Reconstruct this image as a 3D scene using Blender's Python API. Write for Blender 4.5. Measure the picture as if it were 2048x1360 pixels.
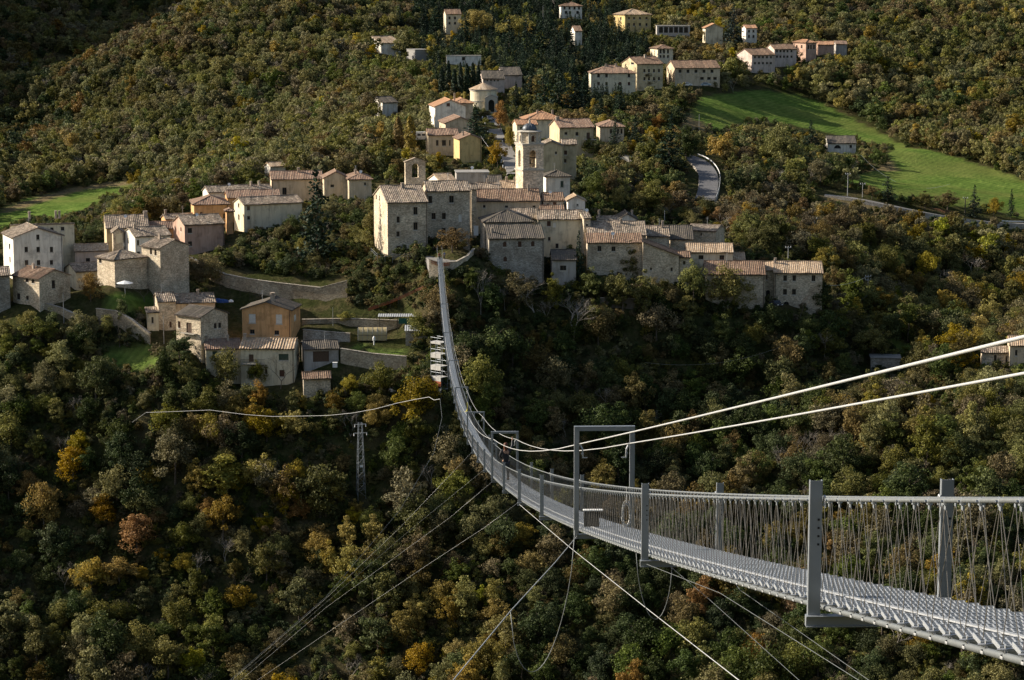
import bpy, bmesh, math, random
import numpy as np
from mathutils import Vector, Matrix, Quaternion
from mathutils.geometry import tessellate_polygon
random.seed(7); np.random.seed(7)
scene = bpy.context.scene
for o in list(bpy.data.objects): bpy.data.objects.remove(o, do_unlink=True)

# ------------------------------------------------------------------ camera
FPX = 4800.0                      # focal length in photo pixels (2048 wide)
PITCH = math.atan(740.0/FPX)      # horizon lies above the frame
cam = bpy.data.cameras.new('camera'); cam.sensor_width = 36.0
cam.lens = FPX/2048*36.0; cam.clip_start = 0.3; cam.clip_end = 6000
cam_o = bpy.data.objects.new('camera', cam); scene.collection.objects.link(cam_o)
cam_o.location = (0, 0, 0); cam_o.rotation_euler = (math.pi/2 - PITCH, 0, 0)
scene.camera = cam_o

# ------------------------------------------------------------------ sky, sun, exposure
SUN_EL = math.radians(26.0)
SUN_AZ = math.radians(16.0)       # degrees behind exact left
sdir = Vector((-math.cos(SUN_AZ)*math.cos(SUN_EL), math.sin(SUN_AZ)*math.cos(SUN_EL), math.sin(SUN_EL)))
world = bpy.data.worlds.new('World'); scene.world = world; world.use_nodes = True
wn = world.node_tree.nodes; wl = world.node_tree.links
sky = wn.new('ShaderNodeTexSky'); sky.sky_type = 'NISHITA'; sky.sun_disc = False
sky.sun_elevation = SUN_EL
sky.sun_rotation = math.atan2(sdir.x, sdir.y)
sky.air_density = 1.0; sky.dust_density = 2.5; sky.ozone_density = 0.6
bg = wn['Background']; bg.inputs['Strength'].default_value = 0.08
wl.new(sky.outputs['Color'], bg.inputs['Color'])
sun = bpy.data.lights.new('sun', 'SUN'); sun.energy = 5.0; sun.angle = math.radians(0.55)
sun.color = (1.0, 0.90, 0.76)
sun_o = bpy.data.objects.new('sun', sun); scene.collection.objects.link(sun_o)
sun_o.rotation_euler = sdir.to_track_quat('Z', 'Y').to_euler()
sun_o.location = (-200, 300, 200)
vs = scene.view_settings
vs.view_transform = 'Standard'; vs.look = 'None'; vs.gamma = 1.0; vs.use_curve_mapping = False
vs.exposure = 0.72
scene.cycles.max_bounces = 5; scene.cycles.diffuse_bounces = 2; scene.cycles.glossy_bounces = 2
scene.cycles.transmission_bounces = 2; scene.cycles.transparent_max_bounces = 8
scene.cycles.use_adaptive_sampling = True
scene.cycles.use_denoising = True
scene.cycles.denoiser = 'OPENIMAGEDENOISE'
scene.cycles.denoising_input_passes = 'RGB_ALBEDO_NORMAL'
scene.cycles.denoising_prefilter = 'ACCURATE'

# ------------------------------------------------------------------ helpers
CT, ST = math.cos(PITCH), math.sin(PITCH)
def ray(px, py):
    cx = (px-1024.0)/FPX; cy = (680.0-py)/FPX
    return Vector((cx, CT + cy*ST, -ST + cy*CT))
def P(px, py, Y):
    d = ray(px, py); return d*(Y/d.y)
def proj(p):
    d = p[1]*CT - p[2]*ST; u = p[1]*ST + p[2]*CT
    return 1024 + FPX*p[0]/d, 680 - FPX*u/d
def proj_np(X, Y, Z):
    d = Y*CT - Z*ST; u = Y*ST + Z*CT
    return 1024 + FPX*X/d, 680 - FPX*u/d
COL = scene.collection
def link(name, data, parent=None, **kw):
    o = bpy.data.objects.new(name, data); COL.objects.link(o)
    if parent: o.parent = parent
    return o
def tag(o, label=None, cat=None, group=None, kind=None):
    if label: o['label'] = label
    if cat: o['category'] = cat
    if group: o['group'] = group
    if kind: o['kind'] = kind
    return o
def empty(name, loc=(0,0,0), rz=0.0, label=None, cat=None, group=None):
    o = bpy.data.objects.new(name, None); COL.objects.link(o)
    o.location = loc; o.rotation_euler = (0, 0, rz); o.empty_display_size = 0.3
    return tag(o, label, cat, group)

class MB:
    """collects faces into one mesh"""
    def __init__(s): s.v = []; s.f = []; s.m = []; s.uv = {}
    def add(s, vs, fs, m=0):
        b = len(s.v); s.v += [tuple(x) for x in vs]
        for f in fs: s.f.append(tuple(b+i for i in f)); s.m.append(m)
    def box(s, c, size, R=None, m=0):
        c = Vector(c); hx, hy, hz = size[0]/2, size[1]/2, size[2]/2
        vs = [Vector((x, y, z)) for z in (-hz, hz) for y in (-hy, hy) for x in (-hx, hx)]
        if R is not None: vs = [R @ v for v in vs]
        s.add([c+v for v in vs], [(0,2,3,1),(4,5,7,6),(0,1,5,4),(2,6,7,3),(0,4,6,2),(1,3,7,5)], m)
    def beam(s, a, b, w, h, m=0, up=(0,0,1)):
        a = Vector(a); b = Vector(b); d = b-a; L = d.length
        if L < 1e-6: return
        d /= L; x = d.cross(Vector(up))
        if x.length < 1e-4: x = d.cross(Vector((1,0,0)))
        x.normalize(); z = x.cross(d)
        vs = []
        for p in (a, b):
            for sx, sz in ((-1,-1),(1,-1),(1,1),(-1,1)): vs.append(p + x*(sx*w/2) + z*(sz*h/2))
        s.add(vs, [(0,1,2,3),(4,7,6,5),(0,4,5,1),(1,5,6,2),(2,6,7,3),(3,7,4,0)], m)
    def tube(s, pts, r, n=6, m=0, cap=True):
        pts = [Vector(p) for p in pts]; N = len(pts); rs = r if hasattr(r, '__len__') else [r]*N
        b = len(s.v)
        for i, p in enumerate(pts):
            d = (pts[min(i+1, N-1)] - pts[max(i-1, 0)]).normalized()
            x = d.cross(Vector((0, 0, 1)))
            if x.length < 0.05: x = d.cross(Vector((0, 1, 0)))
            x.normalize(); y = d.cross(x)
            for k in range(n):
                a = 2*math.pi*k/n
                s.v.append(tuple(p + x*(math.cos(a)*rs[i]) + y*(math.sin(a)*rs[i])))
        for i in range(N-1):
            for k in range(n):
                k2 = (k+1) % n
                s.f.append((b+i*n+k, b+i*n+k2, b+(i+1)*n+k2, b+(i+1)*n+k)); s.m.append(m)
        if cap:
            s.f.append(tuple(b+k for k in reversed(range(n)))); s.m.append(m)
            s.f.append(tuple(b+(N-1)*n+k for k in range(n))); s.m.append(m)
    def lathe(s, c, prof, n=16, m=0, rot=0.0):
        c = Vector(c); b = len(s.v)
        for r, z in prof:
            for k in range(n):
                a = 2*math.pi*k/n + rot; s.v.append((c.x+r*math.cos(a), c.y+r*math.sin(a), c.z+z))
        for i in range(len(prof)-1):
            for k in range(n):
                k2 = (k+1) % n
                s.f.append((b+i*n+k, b+i*n+k2, b+(i+1)*n+k2, b+(i+1)*n+k)); s.m.append(m)
    def mesh(s, name, mats, smooth=False):
        me = bpy.data.meshes.new(name); me.from_pydata(s.v, [], s.f)
        for m in (mats if isinstance(mats, (list, tuple)) else [mats]): me.materials.append(m)
        if isinstance(mats, (list, tuple)) and len(mats) > 1: me.polygons.foreach_set('material_index', s.m)
        if smooth: me.polygons.foreach_set('use_smooth', [True]*len(me.polygons))
        me.update(); return me
    def build(s, name, mats, parent=None, smooth=False):
        return link(name, s.mesh(name, mats, smooth), parent)

# ------------------------------------------------------------------ materials
def newmat(name):
    m = bpy.data.materials.new(name); m.use_nodes = True
    nt = m.node_tree; return m, nt, nt.nodes, nt.links, nt.nodes['Principled BSDF']
def rgb(c): return (c[0], c[1], c[2], 1.0)
def mul(c, k): return tuple(min(1.0, x*k) for x in c)
def noise(N, scale, detail=4, rough=0.6, coord=None, L=None):
    n = N.new('ShaderNodeTexNoise'); n.inputs['Scale'].default_value = scale
    n.inputs['Detail'].default_value = detail; n.inputs['Roughness'].default_value = rough
    if coord is not None: L.new(coord, n.inputs['Vector'])
    return n
def ramp(N, stops):
    r = N.new('ShaderNodeValToRGB'); e = r.color_ramp.elements
    while len(e) < len(stops): e.new(0.5)
    for i, (p, c) in enumerate(stops): e[i].position = p; e[i].color = rgb(c)
    return r
def mat_plain(name, c, rough=0.6, metal=0.0, var=0.15, scale=3.0, bump=0.0, spec=0.3):
    m, nt, N, L, B = newmat(name)
    tc = N.new('ShaderNodeTexCoord'); n = noise(N, scale, 5, 0.6, tc.outputs['Object'], L)
    r = ramp(N, [(0.25, mul(c, 1-var)), (0.75, mul(c, 1+var))])
    L.new(n.outputs['Fac'], r.inputs['Fac']); L.new(r.outputs['Color'], B.inputs['Base Color'])
    B.inputs['Roughness'].default_value = rough; B.inputs['Metallic'].default_value = metal
    B.inputs['Specular IOR Level'].default_value = spec
    if bump:
        b = N.new('ShaderNodeBump'); b.inputs['Strength'].default_value = bump; b.inputs['Distance'].default_value = 0.05
        L.new(n.outputs['Fac'], b.inputs['Height']); L.new(b.outputs['Normal'], B.inputs['Normal'])
    return m
def mat_plaster(name, c):
    m, nt, N, L, B = newmat(name)
    g = N.new('ShaderNodeNewGeometry')
    oi = N.new('ShaderNodeObjectInfo')
    n1 = noise(N, 0.35, 6, 0.65, g.outputs['Position'], L)
    mp = N.new('ShaderNodeMapping'); mp.inputs['Scale'].default_value = (1.6, 1.6, 0.22)
    L.new(g.outputs['Position'], mp.inputs['Vector'])
    n2 = noise(N, 1.0, 5, 0.6, mp.outputs['Vector'], L)       # rain streaks
    r1 = ramp(N, [(0.30, mul(c, 0.62)), (0.43, mul(c, 0.86)), (0.47, c), (0.62, mul(c, 1.02)), (0.66, mul(c, 1.16))])
    L.new(n1.outputs['Fac'], r1.inputs['Fac'])
    r2 = ramp(N, [(0.30, (0.60, 0.56, 0.50)), (0.55, (1, 1, 1))])
    L.new(n2.outputs['Fac'], r2.inputs['Fac'])
    mx = N.new('ShaderNodeMixRGB'); mx.blend_type = 'MULTIPLY'; mx.inputs['Fac'].default_value = 0.7
    L.new(r1.outputs['Color'], mx.inputs['Color1']); L.new(r2.outputs['Color'], mx.inputs['Color2'])
    L.new(mx.outputs['Color'], B.inputs['Base Color'])
    B.inputs['Roughness'].default_value = 0.9; B.inputs['Specular IOR Level'].default_value = 0.1
    n3 = noise(N, 3.0, 4, 0.7, g.outputs['Position'], L)
    b = N.new('ShaderNodeBump'); b.inputs['Strength'].default_value = 0.25; b.inputs['Distance'].default_value = 0.06
    L.new(n3.outputs['Fac'], b.inputs['Height']); L.new(b.outputs['Normal'], B.inputs['Normal'])
    return m
def mat_stone(name, c, sc=3.2):
    m, nt, N, L, B = newmat(name)
    g = N.new('ShaderNodeNewGeometry')
    mp = N.new('ShaderNodeMapping'); mp.inputs['Scale'].default_value = (1.0, 1.0, 1.7)
    L.new(g.outputs['Position'], mp.inputs['Vector'])
    v = N.new('ShaderNodeTexVoronoi'); v.inputs['Scale'].default_value = sc; L.new(mp.outputs['Vector'], v.inputs['Vector'])
    ve = N.new('ShaderNodeTexVoronoi'); ve.feature = 'DISTANCE_TO_EDGE'; ve.inputs['Scale'].default_value = sc
    L.new(mp.outputs['Vector'], ve.inputs['Vector'])
    sp = N.new('ShaderNodeSeparateColor'); L.new(v.outputs['Color'], sp.inputs['Color'])
    r = ramp(N, [(0.0, mul(c, 0.60)), (0.35, mul(c, 0.88)), (0.7, c), (1.0, mul(c, 1.35))])
    L.new(sp.outputs['Red'], r.inputs['Fac'])
    n = noise(N, 0.3, 6, 0.7, g.outputs['Position'], L)
    r2 = ramp(N, [(0.33, (0.62, 0.56, 0.5)), (0.62, (1.1, 1.08, 1.05))]); L.new(n.outputs['Fac'], r2.inputs['Fac'])
    mx = N.new('ShaderNodeMixRGB'); mx.blend_type = 'MULTIPLY'; mx.inputs['Fac'].default_value = 0.9
    L.new(r.outputs['Color'], mx.inputs['Color1']); L.new(r2.outputs['Color'], mx.inputs['Color2'])
    L.new(mx.outputs['Color'], B.inputs['Base Color'])
    B.inputs['Roughness'].default_value = 0.95; B.inputs['Specular IOR Level'].default_value = 0.05
    rr = ramp(N, [(0.0, (0, 0, 0)), (0.12, (1, 1, 1))]); L.new(ve.outputs['Distance'], rr.inputs['Fac'])
    b = N.new('ShaderNodeBump'); b.inputs['Strength'].default_value = 0.35; b.inputs['Distance'].default_value = 0.05
    L.new(rr.outputs['Color'], b.inputs['Height']); L.new(b.outputs['Normal'], B.inputs['Normal'])
    return m
def mat_tiles(name, cols, moss=0.25):
    """roof tiles: one random shade per tile (UV in metres), lichen patches"""
    m, nt, N, L, B = newmat(name)
    uv = N.new('ShaderNodeUVMap'); uv.uv_map = 'UVMap'
    sx = N.new('ShaderNodeSeparateXYZ'); L.new(uv.outputs['UV'], sx.inputs['Vector'])
    def fl(sock, k):
        a = N.new('ShaderNodeMath'); a.operation = 'MULTIPLY'; a.inputs[1].default_value = k; L.new(sock, a.inputs[0])
        b = N.new('ShaderNodeMath'); b.operation = 'FLOOR'; L.new(a.outputs[0], b.inputs[0]); return b.outputs[0]
    cx = N.new('ShaderNodeCombineXYZ'); L.new(fl(sx.outputs['X'], 1/0.44), cx.inputs['X']); L.new(fl(sx.outputs['Y'], 1/0.42), cx.inputs['Y'])
    oi = N.new('ShaderNodeObjectInfo'); L.new(oi.outputs['Random'], cx.inputs['Z'])
    w = N.new('ShaderNodeTexWhiteNoise'); L.new(cx.outputs['Vector'], w.inputs['Vector'])
    st = [(i/(len(cols)-1), c) for i, c in enumerate(cols)]
    r = ramp(N, st); L.new(w.outputs['Value'], r.inputs['Fac'])
    g = N.new('ShaderNodeNewGeometry')
    n = noise(N, 0.5, 6, 0.7, g.outputs['Position'], L)
    r2 = ramp(N, [(0.42, (0, 0, 0)), (0.66, (1, 1, 1))]); L.new(n.outputs['Fac'], r2.inputs['Fac'])
    ms = N.new('ShaderNodeMath'); ms.operation = 'MULTIPLY'; ms.inputs[1].default_value = moss; L.new(r2.outputs['Color'], ms.inputs[0])
    mx = N.new('ShaderNodeMixRGB'); L.new(ms.outputs[0], mx.inputs['Fac']); L.new(r.outputs['Color'], mx.inputs['Color1'])
    mx.inputs['Color2'].default_value = rgb((0.10, 0.095, 0.06))
    L.new(mx.outputs['Color'], B.inputs['Base Color'])
    B.inputs['Roughness'].default_value = 0.9; B.inputs['Specular IOR Level'].default_value = 0.1
    return m
def mat_leaf(name, dark, mid, light, trans=0.3):
    m, nt, N, L, B = newmat(name)
    at = N.new('ShaderNodeAttribute'); at.attribute_name = 'tint'
    oi = N.new('ShaderNodeObjectInfo')
    r = ramp(N, [(0.0, dark), (0.5, mid), (1.0, light)]); L.new(at.outputs['Fac'], r.inputs['Fac'])
    hs = N.new('ShaderNodeHueSaturation')
    def mr(lo, hi, mulk=1.0):
        a = N.new('ShaderNodeMapRange'); a.inputs['To Min'].default_value = lo; a.inputs['To Max'].default_value = hi
        if mulk != 1.0:
            k = N.new('ShaderNodeMath'); k.operation = 'MULTIPLY'; k.inputs[1].default_value = mulk; L.new(oi.outputs['Random'], k.inputs[0])
            f = N.new('ShaderNodeMath'); f.operation = 'FRACT'; L.new(k.outputs[0], f.inputs[0]); L.new(f.outputs[0], a.inputs['Value'])
        else: L.new(oi.outputs['Random'], a.inputs['Value'])
        return a.outputs['Result']
    L.new(mr(0.493, 0.528), hs.inputs['Hue']); L.new(mr(0.82, 1.15, 7.31), hs.inputs['Saturation']); L.new(mr(0.7, 1.3, 13.7), hs.inputs['Value'])
    L.new(r.outputs['Color'], hs.inputs['Color'])
    L.new(hs.outputs['Color'], B.inputs['Base Color'])
    B.inputs['Roughness'].default_value = 0.65; B.inputs['Specular IOR Level'].default_value = 0.15
    t = N.new('ShaderNodeBsdfTranslucent'); L.new(hs.outputs['Color'], t.inputs['Color'])
    ms = N.new('ShaderNodeMixShader'); ms.inputs['Fac'].default_value = trans
    L.new(B.outputs['BSDF'], ms.inputs[1]); L.new(t.outputs['BSDF'], ms.inputs[2])
    L.new(ms.outputs['Shader'], N['Material Output'].inputs['Surface'])
    return m

M = {}
for k, c in dict(white=(.82,.77,.67), cream=(.74,.66,.48), yellow=(.62,.47,.22), orange=(.64,.39,.19), pink=(.55,.37,.28),
                 beige=(.62,.51,.36), grey=(.44,.41,.37), palepink=(.62,.51,.44), buff=(.60,.50,.32)).items():
    M[k] = mat_plaster('plaster_'+k, c)
M['stone'] = mat_stone('stone_rubble', (.62,.54,.415))
M['stone_dark'] = mat_stone('stone_dark', (.43,.40,.345))
M['stone_wall'] = mat_stone('stone_retaining', (.44,.38,.28), 3.0)
M['brick'] = mat_stone('brick_brown', (.30,.17,.11), 5.0)
M['old'] = mat_tiles('tiles_weathered', [(.125,.106,.088),(.288,.225,.169),(.200,.163,.131),(.450,.362,.275),(.250,.188,.144),(.550,.463,.362)], 0.45)
M['brown'] = mat_tiles('tiles_brown', [(.149,.098,.069),(.276,.178,.121),(.196,.127,.092),(.356,.253,.178)], 0.35)
M['red'] = mat_tiles('tiles_red', [(.25,.155,.11),(.34,.225,.16),(.21,.14,.105),(.39,.285,.21)], 0.2)
M['terracotta'] = mat_tiles('tiles_terracotta', [(.42,.23,.13),(.50,.30,.18),(.36,.20,.125)], 0.12)
M['tan'] = mat_tiles('tiles_tan', [(.38,.27,.17),(.50,.38,.26),(.30,.21,.14),(.56,.45,.33)], 0.12)
M['slate'] = mat_tiles('tiles_dark', [(.084,.078,.072),(.132,.114,.096),(.102,.090,.078),(.180,.150,.120)], 0.35)
M['glass'] = mat_plain('window_glass', (.018,.022,.026), 0.12, 0.0, 0.3, 2.0, spec=0.5)
M['frame'] = mat_plain('window_frame', (.16,.11,.075), 0.6)
M['wframe'] = mat_plain('white_frame', (.6,.58,.54), 0.6)
M['shutter_brown'] = mat_plain('shutter_brown', (.10,.05,.03), 0.6)
M['shutter_green'] = mat_plain('shutter_green', (.06,.09,.06), 0.6)
M['shutter_white'] = mat_plain('shutter_white', (.66,.65,.60), 0.6)
M['door'] = mat_plain('wooden_door', (.11,.07,.045), 0.7)
M['sill'] = mat_plain('stone_sill', (.48,.44,.37), 0.85)
M['gutter'] = mat_plain('gutter_copper', (.075,.055,.045), 0.5, 0.3)
M['chimney'] = mat_plaster('chimney_plaster', (.44,.37,.30))
M['steel'] = mat_plain('galvanised_steel', (.30,.33,.36), 0.45, 0.5, 0.07, 3.0, spec=0.5)
M['steel_light'] = mat_plain('bright_steel', (.50,.52,.54), 0.4, 0.4, 0.08, 6.0, spec=0.5)
M['tread'] = mat_plain('tread_grating', (.46,.49,.52), 0.4, 0.45, 0.08, 5.0, spec=0.5)
M['cable'] = mat_plain('cable_steel', (.17,.185,.19), 0.55, 0.4, 0.12, 8.0)
M['cable_white'] = mat_plain('safety_cable', (.47,.48,.48), 0.5, 0.2, 0.06, 20.0)
M['rope'] = mat_plain('hanger_rope_steel', (.19,.18,.16), 0.5, 0.4, 0.35, 14.0)
M['bark'] = mat_plain('bark', (.13,.105,.08), 0.95, 0, 0.4, 2.0, 0.4)
M['bark_pale'] = mat_plain('pale_bark', (.36,.32,.27), 0.9, 0, 0.3, 2.0)
M['black'] = mat_plain('black_rubber', (.02,.02,.02), 0.7)
M['asphalt'] = mat_plain('asphalt', (.115,.115,.12), 0.9, 0, 0.2, 0.6)
M['paving'] = mat_plain('paving', (.21,.20,.185), 0.9, 0, 0.2, 0.4)
M['concrete'] = mat_plain('concrete', (.27,.26,.24), 0.9, 0, 0.2, 0.5)
M['dull_white'] = mat_plain('dull_white', (.46,.45,.42), 0.8, 0, 0.25, 1.5)
M['white_paint'] = mat_plain('white_paint', (.78,.78,.76), 0.5, 0, 0.06)
LEAF = {
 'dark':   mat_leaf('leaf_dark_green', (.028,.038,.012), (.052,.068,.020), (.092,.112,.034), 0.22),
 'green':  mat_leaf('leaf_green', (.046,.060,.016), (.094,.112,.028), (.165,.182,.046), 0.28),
 'olive':  mat_leaf('leaf_olive', (.072,.074,.023), (.144,.135,.038), (.237,.207,.061), 0.28),
 'pale':   mat_leaf('leaf_pale_olive', (.112,.104,.038), (.205,.182,.066), (.305,.270,.102), 0.28),
 'lime':   mat_leaf('leaf_lime_yellow', (.110,.112,.024), (.220,.210,.038), (.350,.310,.056), 0.32),
 'gold':   mat_leaf('leaf_gold', (.150,.108,.024), (.285,.200,.040), (.420,.300,.062), 0.32),
 'orange': mat_leaf('leaf_orange', (.150,.080,.022), (.285,.150,.036), (.420,.232,.056), 0.30),
 'brown':  mat_leaf('leaf_brown', (.078,.056,.023), (.156,.112,.043), (.247,.179,.070), 0.25),
 'rust':   mat_leaf('leaf_rust', (.105,.062,.018), (.195,.112,.030), (.280,.165,.046), 0.25),
 'grey':   mat_leaf('leaf_greyish', (.098,.080,.042), (.170,.138,.074), (.245,.200,.110), 0.2),
 'pine':   mat_leaf('needle_dark', (.011,.023,.013), (.022,.039,.021), (.039,.062,.031), 0.1),
 'bluepine': mat_leaf('needle_blue', (.021,.037,.030), (.037,.060,.048), (.063,.092,.074), 0.1),
}
# ------------------------------------------------------------------ houses: measured in photo pixels, each at its own distance
# xl, xr: left/right end of the front wall; ye: eave; yr: ridge or apex; Y: distance; h: wall height; psi: turn (deg, + = right end recedes)
HS = []
def H(label, xl, xr, ye, yr, Y, h, psi, typ, wall, roof, win=(), lwin=(), rwin=(), D=None, chim=(), name='house', cat='house', pitch=.36, **kw):
    HS.append(dict(label=label, xl=xl, xr=xr, ye=ye, yr=yr, Y=Y, h=h, psi=psi, typ=typ, wall=wall, roof=roof, win=list(win), lwin=list(lwin), rwin=list(rwin), D=D, chim=list(chim), name=name, cat=cat, pitch=pitch, **kw))
def row(xs, y0, y1, w, k='w'): return [(x-w/2, y0, x+w/2, y1, k) for x in xs]

# --- left edge
H('tall white three storey house with front gable at the left edge', 26,125,475,456,566,9,12,'y','white','old',
  win=[(72.8,469,78.9,480,'w'),(49.4,493.5,55.8,505,'w'),(73.2,493.5,79.7,505,'w'),(100,493.5,106,505,'w'),(49.8,520,56.2,531.5,'w'),(74,520,80.5,531,'w'),(100,520,106,530,'w')],
  lwin=[(18,488,20.4,498,'w'),(19,514,21,524,'w')], D=12, pipe=1)
H('white flat topped block standing behind the tall white gabled house', 22,148,451,440,580,11,4,'shedb','cream','old',
  win=[(100.7,455,107,462,'w'),(122,453.5,128.6,461.5,'w')], D=9, chim=[(58,441,5,'x'),(111,442,3,'x'),(118,442,3,'x')])
H('stone house with two small arched windows below the tall white house', 25,78,550,530,553,6.6,-52,'x','stone','brown',
  win=[(51,556,57,565,'A'),(63,559,69,567,'A'),(34,587,40,599,'w'),(52,592,57,600,'w')], rwin=[(104,560,110,578,'w')], D=9, chim=[(67,533,4,'x')])
H('dark stone house corner cut off by the left picture edge', -60,19,553,543,548,9,3,'x','stone_dark','old', D=8)
H('long low buff house between the white house and the hip roofed barn', 150,216,502,489,580,4.5,2,'x','palepink','tan', win=[(172,516,180,525,'w'),(196,514,201,520,'w')])
H('wide buff house with mottled roof and square chimney below the green field', 213,297,456,431,592,7,3,'x','buff','old', chim=[(292,426,8,'x')])
H('narrow gabled stone wing with a buff blocked opening', 226,247,464,457,586,5,3,'y','stone','old', win=[(232,467,245,486,'v')], D=5)
H('small white house with mottled roof beside the gabled stone wing', 270,341,473,455,580,7,18,'x','white','old', win=[(274,480,278,491,'w'),(274,503,280,510,'w')], lwin=[(255,476,257,486,'w')], chim=[(269,458,4,'x')])
H('rubble stone house with lit narrow windows and leaning chimney', 283,320,491,480,562,9.5,-52,'x','stone','old', win=[(300,497,304,509,'w'),(309,500,313,511,'w')], D=8.5, chim=[(320,486,4,'x')])
H('barn with hip roof and sunlit pale stone side wall', 194,229,513,497,560,6.0,-58,'hip','stone','old', win=[(198,518,203,526,'w')], D=9)
H('low cottage with sunlit gable behind the round orange bush', 152,208,543,527,566,5,20,'x','cream','old', win=[(176,548,182,556,'w')])
H('pink plastered house with brilliant white gable side', 369,448,449.5,431,590,7.5,17,'x','pink','old', win=[(376,456,384,467,'w'),(376.5,482.6,384,493,'w')], lwin=[(361,455,363,463,'w')], pipe=1)
H('low roof with small white gable behind the pink house', 332,392,438,429,612,5,14,'x','orange','old', chim=[(331,423,3,'x')])
H('orange walled house squeezed between the white house and pink house', 300,354,457,444,600,8,4,'x','orange','red')
# --- orange group
H('orange house with broad hip roof on the left of the old town', 388,457,409,386,612,6,4,'hip','orange','red', win=[(400,424,405,430,'b'),(446,427,450,438,'w')], pipe=1)
H('orange house with long tiled roof behind the hip roofed one', 455,560,395,381,622,6,5,'x','orange','red', win=[(470,406,474,413,'w')])
H('long tiled roof with white gable end and two pale chimneys', 417,545,384.5,373,640,5,14,'x','white','old', chim=[(502,366,3,'x'),(518,367,3,'x')])
H('little orange stair tower with tiled cap', 453,466,422,416,600,5,3,'hip','orange','red')
H('white house with tall sunlit gable above the bushes', 488,604,409,395,604,9.5,20,'x','cream','old', win=[(494,412,500,421,'w'),(494.5,432,500,440,'w')], lwin=[(476,407,478.5,415,'w'),(476.5,429,479,440,'w')])
H('beige palace with one framed window behind the fir tree', 543,645,358.5,343,650,7,3,'x','beige','red', win=[(565,375,573,390,'w')], chim=[(597,338,5,'x')], pipe=-1)
H('plain beige gabled house right of the fir tree', 648,697,356,344,642,5.5,3,'y','beige','red', D=9, win=[(661,369,668,375,'w')])
H('beige house with hip roof left of the stone palazzo', 698,743,358.5,336,636,7,5,'hip','beige','red', chim=[(711,342,5,'x')], win=[(728,365,732,371,'w')])
H('small white outbuilding catching the sun above the beige palace', 541,571,333,328,700,3.5,20,'x','white','tan')
# --- palazzo
H('left wing of the tall stone palazzo at the bridge head', 775,855,405,364,563,11.6,10,'x','stone','old',
  win=[(827,414,835,430,'w'),(793.5,433,799.4,446,'w'),(827,444.6,835,460.5,'w'),(793,463,799,474,'w'),(793,492,800.5,508,'d'),(824,493,832,508,'d')],
  lwin=[(752,390,753.6,399,'w'),(758,392,759.5,402,'w')], D=20, pitch=.30, chim=[(805,392,6,'x')], surround=1, pipe=1, name='stone_palazzo')
H('right wing of the stone palazzo behind the red leaved shrub', 855,940,382,363,573,12.5,8,'x','stone','old',
  win=[(856.5,392,864,407,'w'),(898.5,391.6,907.3,406,'w'),(863.4,426,871,439,'w'),(884,426,891.4,439,'w'),(917,428,924,444,'V'),(869.6,456.5,876,467,'v'),(884,456,891,468,'w'),(906.4,456,913,469,'w')], surround=1, name='stone_palazzo')
H('tall narrow beige house behind the right end of the palazzo', 943,953,378,372,585,12,5,'x','stone','old')
H('sunlit tiled roof and white gable behind the palazzo ridge', 880,912,362,348,612,4,22,'x','white','tan')
H('plain grey block with flat top behind the palazzo', 913,978,346,345,630,7,3,'flat','grey','old', D=8)
H('small shaded tiled house between grey block and bell tower', 980,1004,368,351,622,4,4,'x','stone','slate')
H('cluster house with stepped tan roofs at the foot of the bell tower', 1005,1044,378,362,606,5,6,'x','beige','tan', chim=[(1013,357,4,'x'),(1030,362,3,'x')])
H('long beige house with brown roof and row of roof windows', 951,1080,402,379,588,6,4,'x','beige','brown', chim=[(1057,372,5,'x')], win=[(966,410,971,416,'w'),(1010,411,1016,416,'w'),(1065,411,1071,416,'w')])
H('brown roofed house with shuttered windows under the bell tower', 1087,1127,401,386,590,6,4,'x','grey','brown', win=[(1106,404,1113,416,'b'),(1093,407,1098,414,'w')])
H('small white gabled house right of the bell tower', 1136,1170,401,393,586,6,6,'y','white','tan', D=7, win=[(1153,408,1157,412,'w')], lwin=[(1129,408,1132,416,'b')])
H('white house with pyramid roof and blue shutter beside the bell tower', 1092,1140,352.5,340,612,6,6,'hip','white','slate', win=[(1121,362,1127,375,'g')])
H('yellow gabled house directly behind the bell tower', 1081,1125,292,283,660,8,5,'y','buff','old', D=10, win=[(1110,303,1114,309,'w')])
H('tall yellow house with a shaded shrine niche', 1125,1153,288,279,668,10,4,'x','buff','old', win=[(1128,301,1134,310,'b'),(1128,318,1133,326,'w')])
H('large yellow house with balcony and long terracotta roof', 1119,1188,255,239,700,9.5,16,'x','buff','red', win=[(1129,264,1135,270,'w'),(1151,264,1157,272,'w'),(1173,265,1180,278,'d'),(1173,283,1179,297,'d')], chim=[(1110,236,3,'x'),(1117,236,3,'x')], balcony=(1168,1192,279), pipe=1)
H('pale house with overlapping orange roofs above the bell tower', 1052,1126,239,222,745,6,8,'hip','cream','terracotta', chim=[(1075,225,4,'x'),(1105,232,4,'x')], win=[(1066,244,1071,250,'w')])
H('small house with green shutter left of the bell tower dome', 1034,1075,249,240,725,5,12,'x','cream','terracotta', win=[(1040,253,1049,259,'g')])
H('buff house with arcaded ground floor at the pine edge', 1200,1248,253,231,740,5,5,'hip','beige','red', win=row([1222,1229,1236,1243],258,268,4,'w'))
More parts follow.
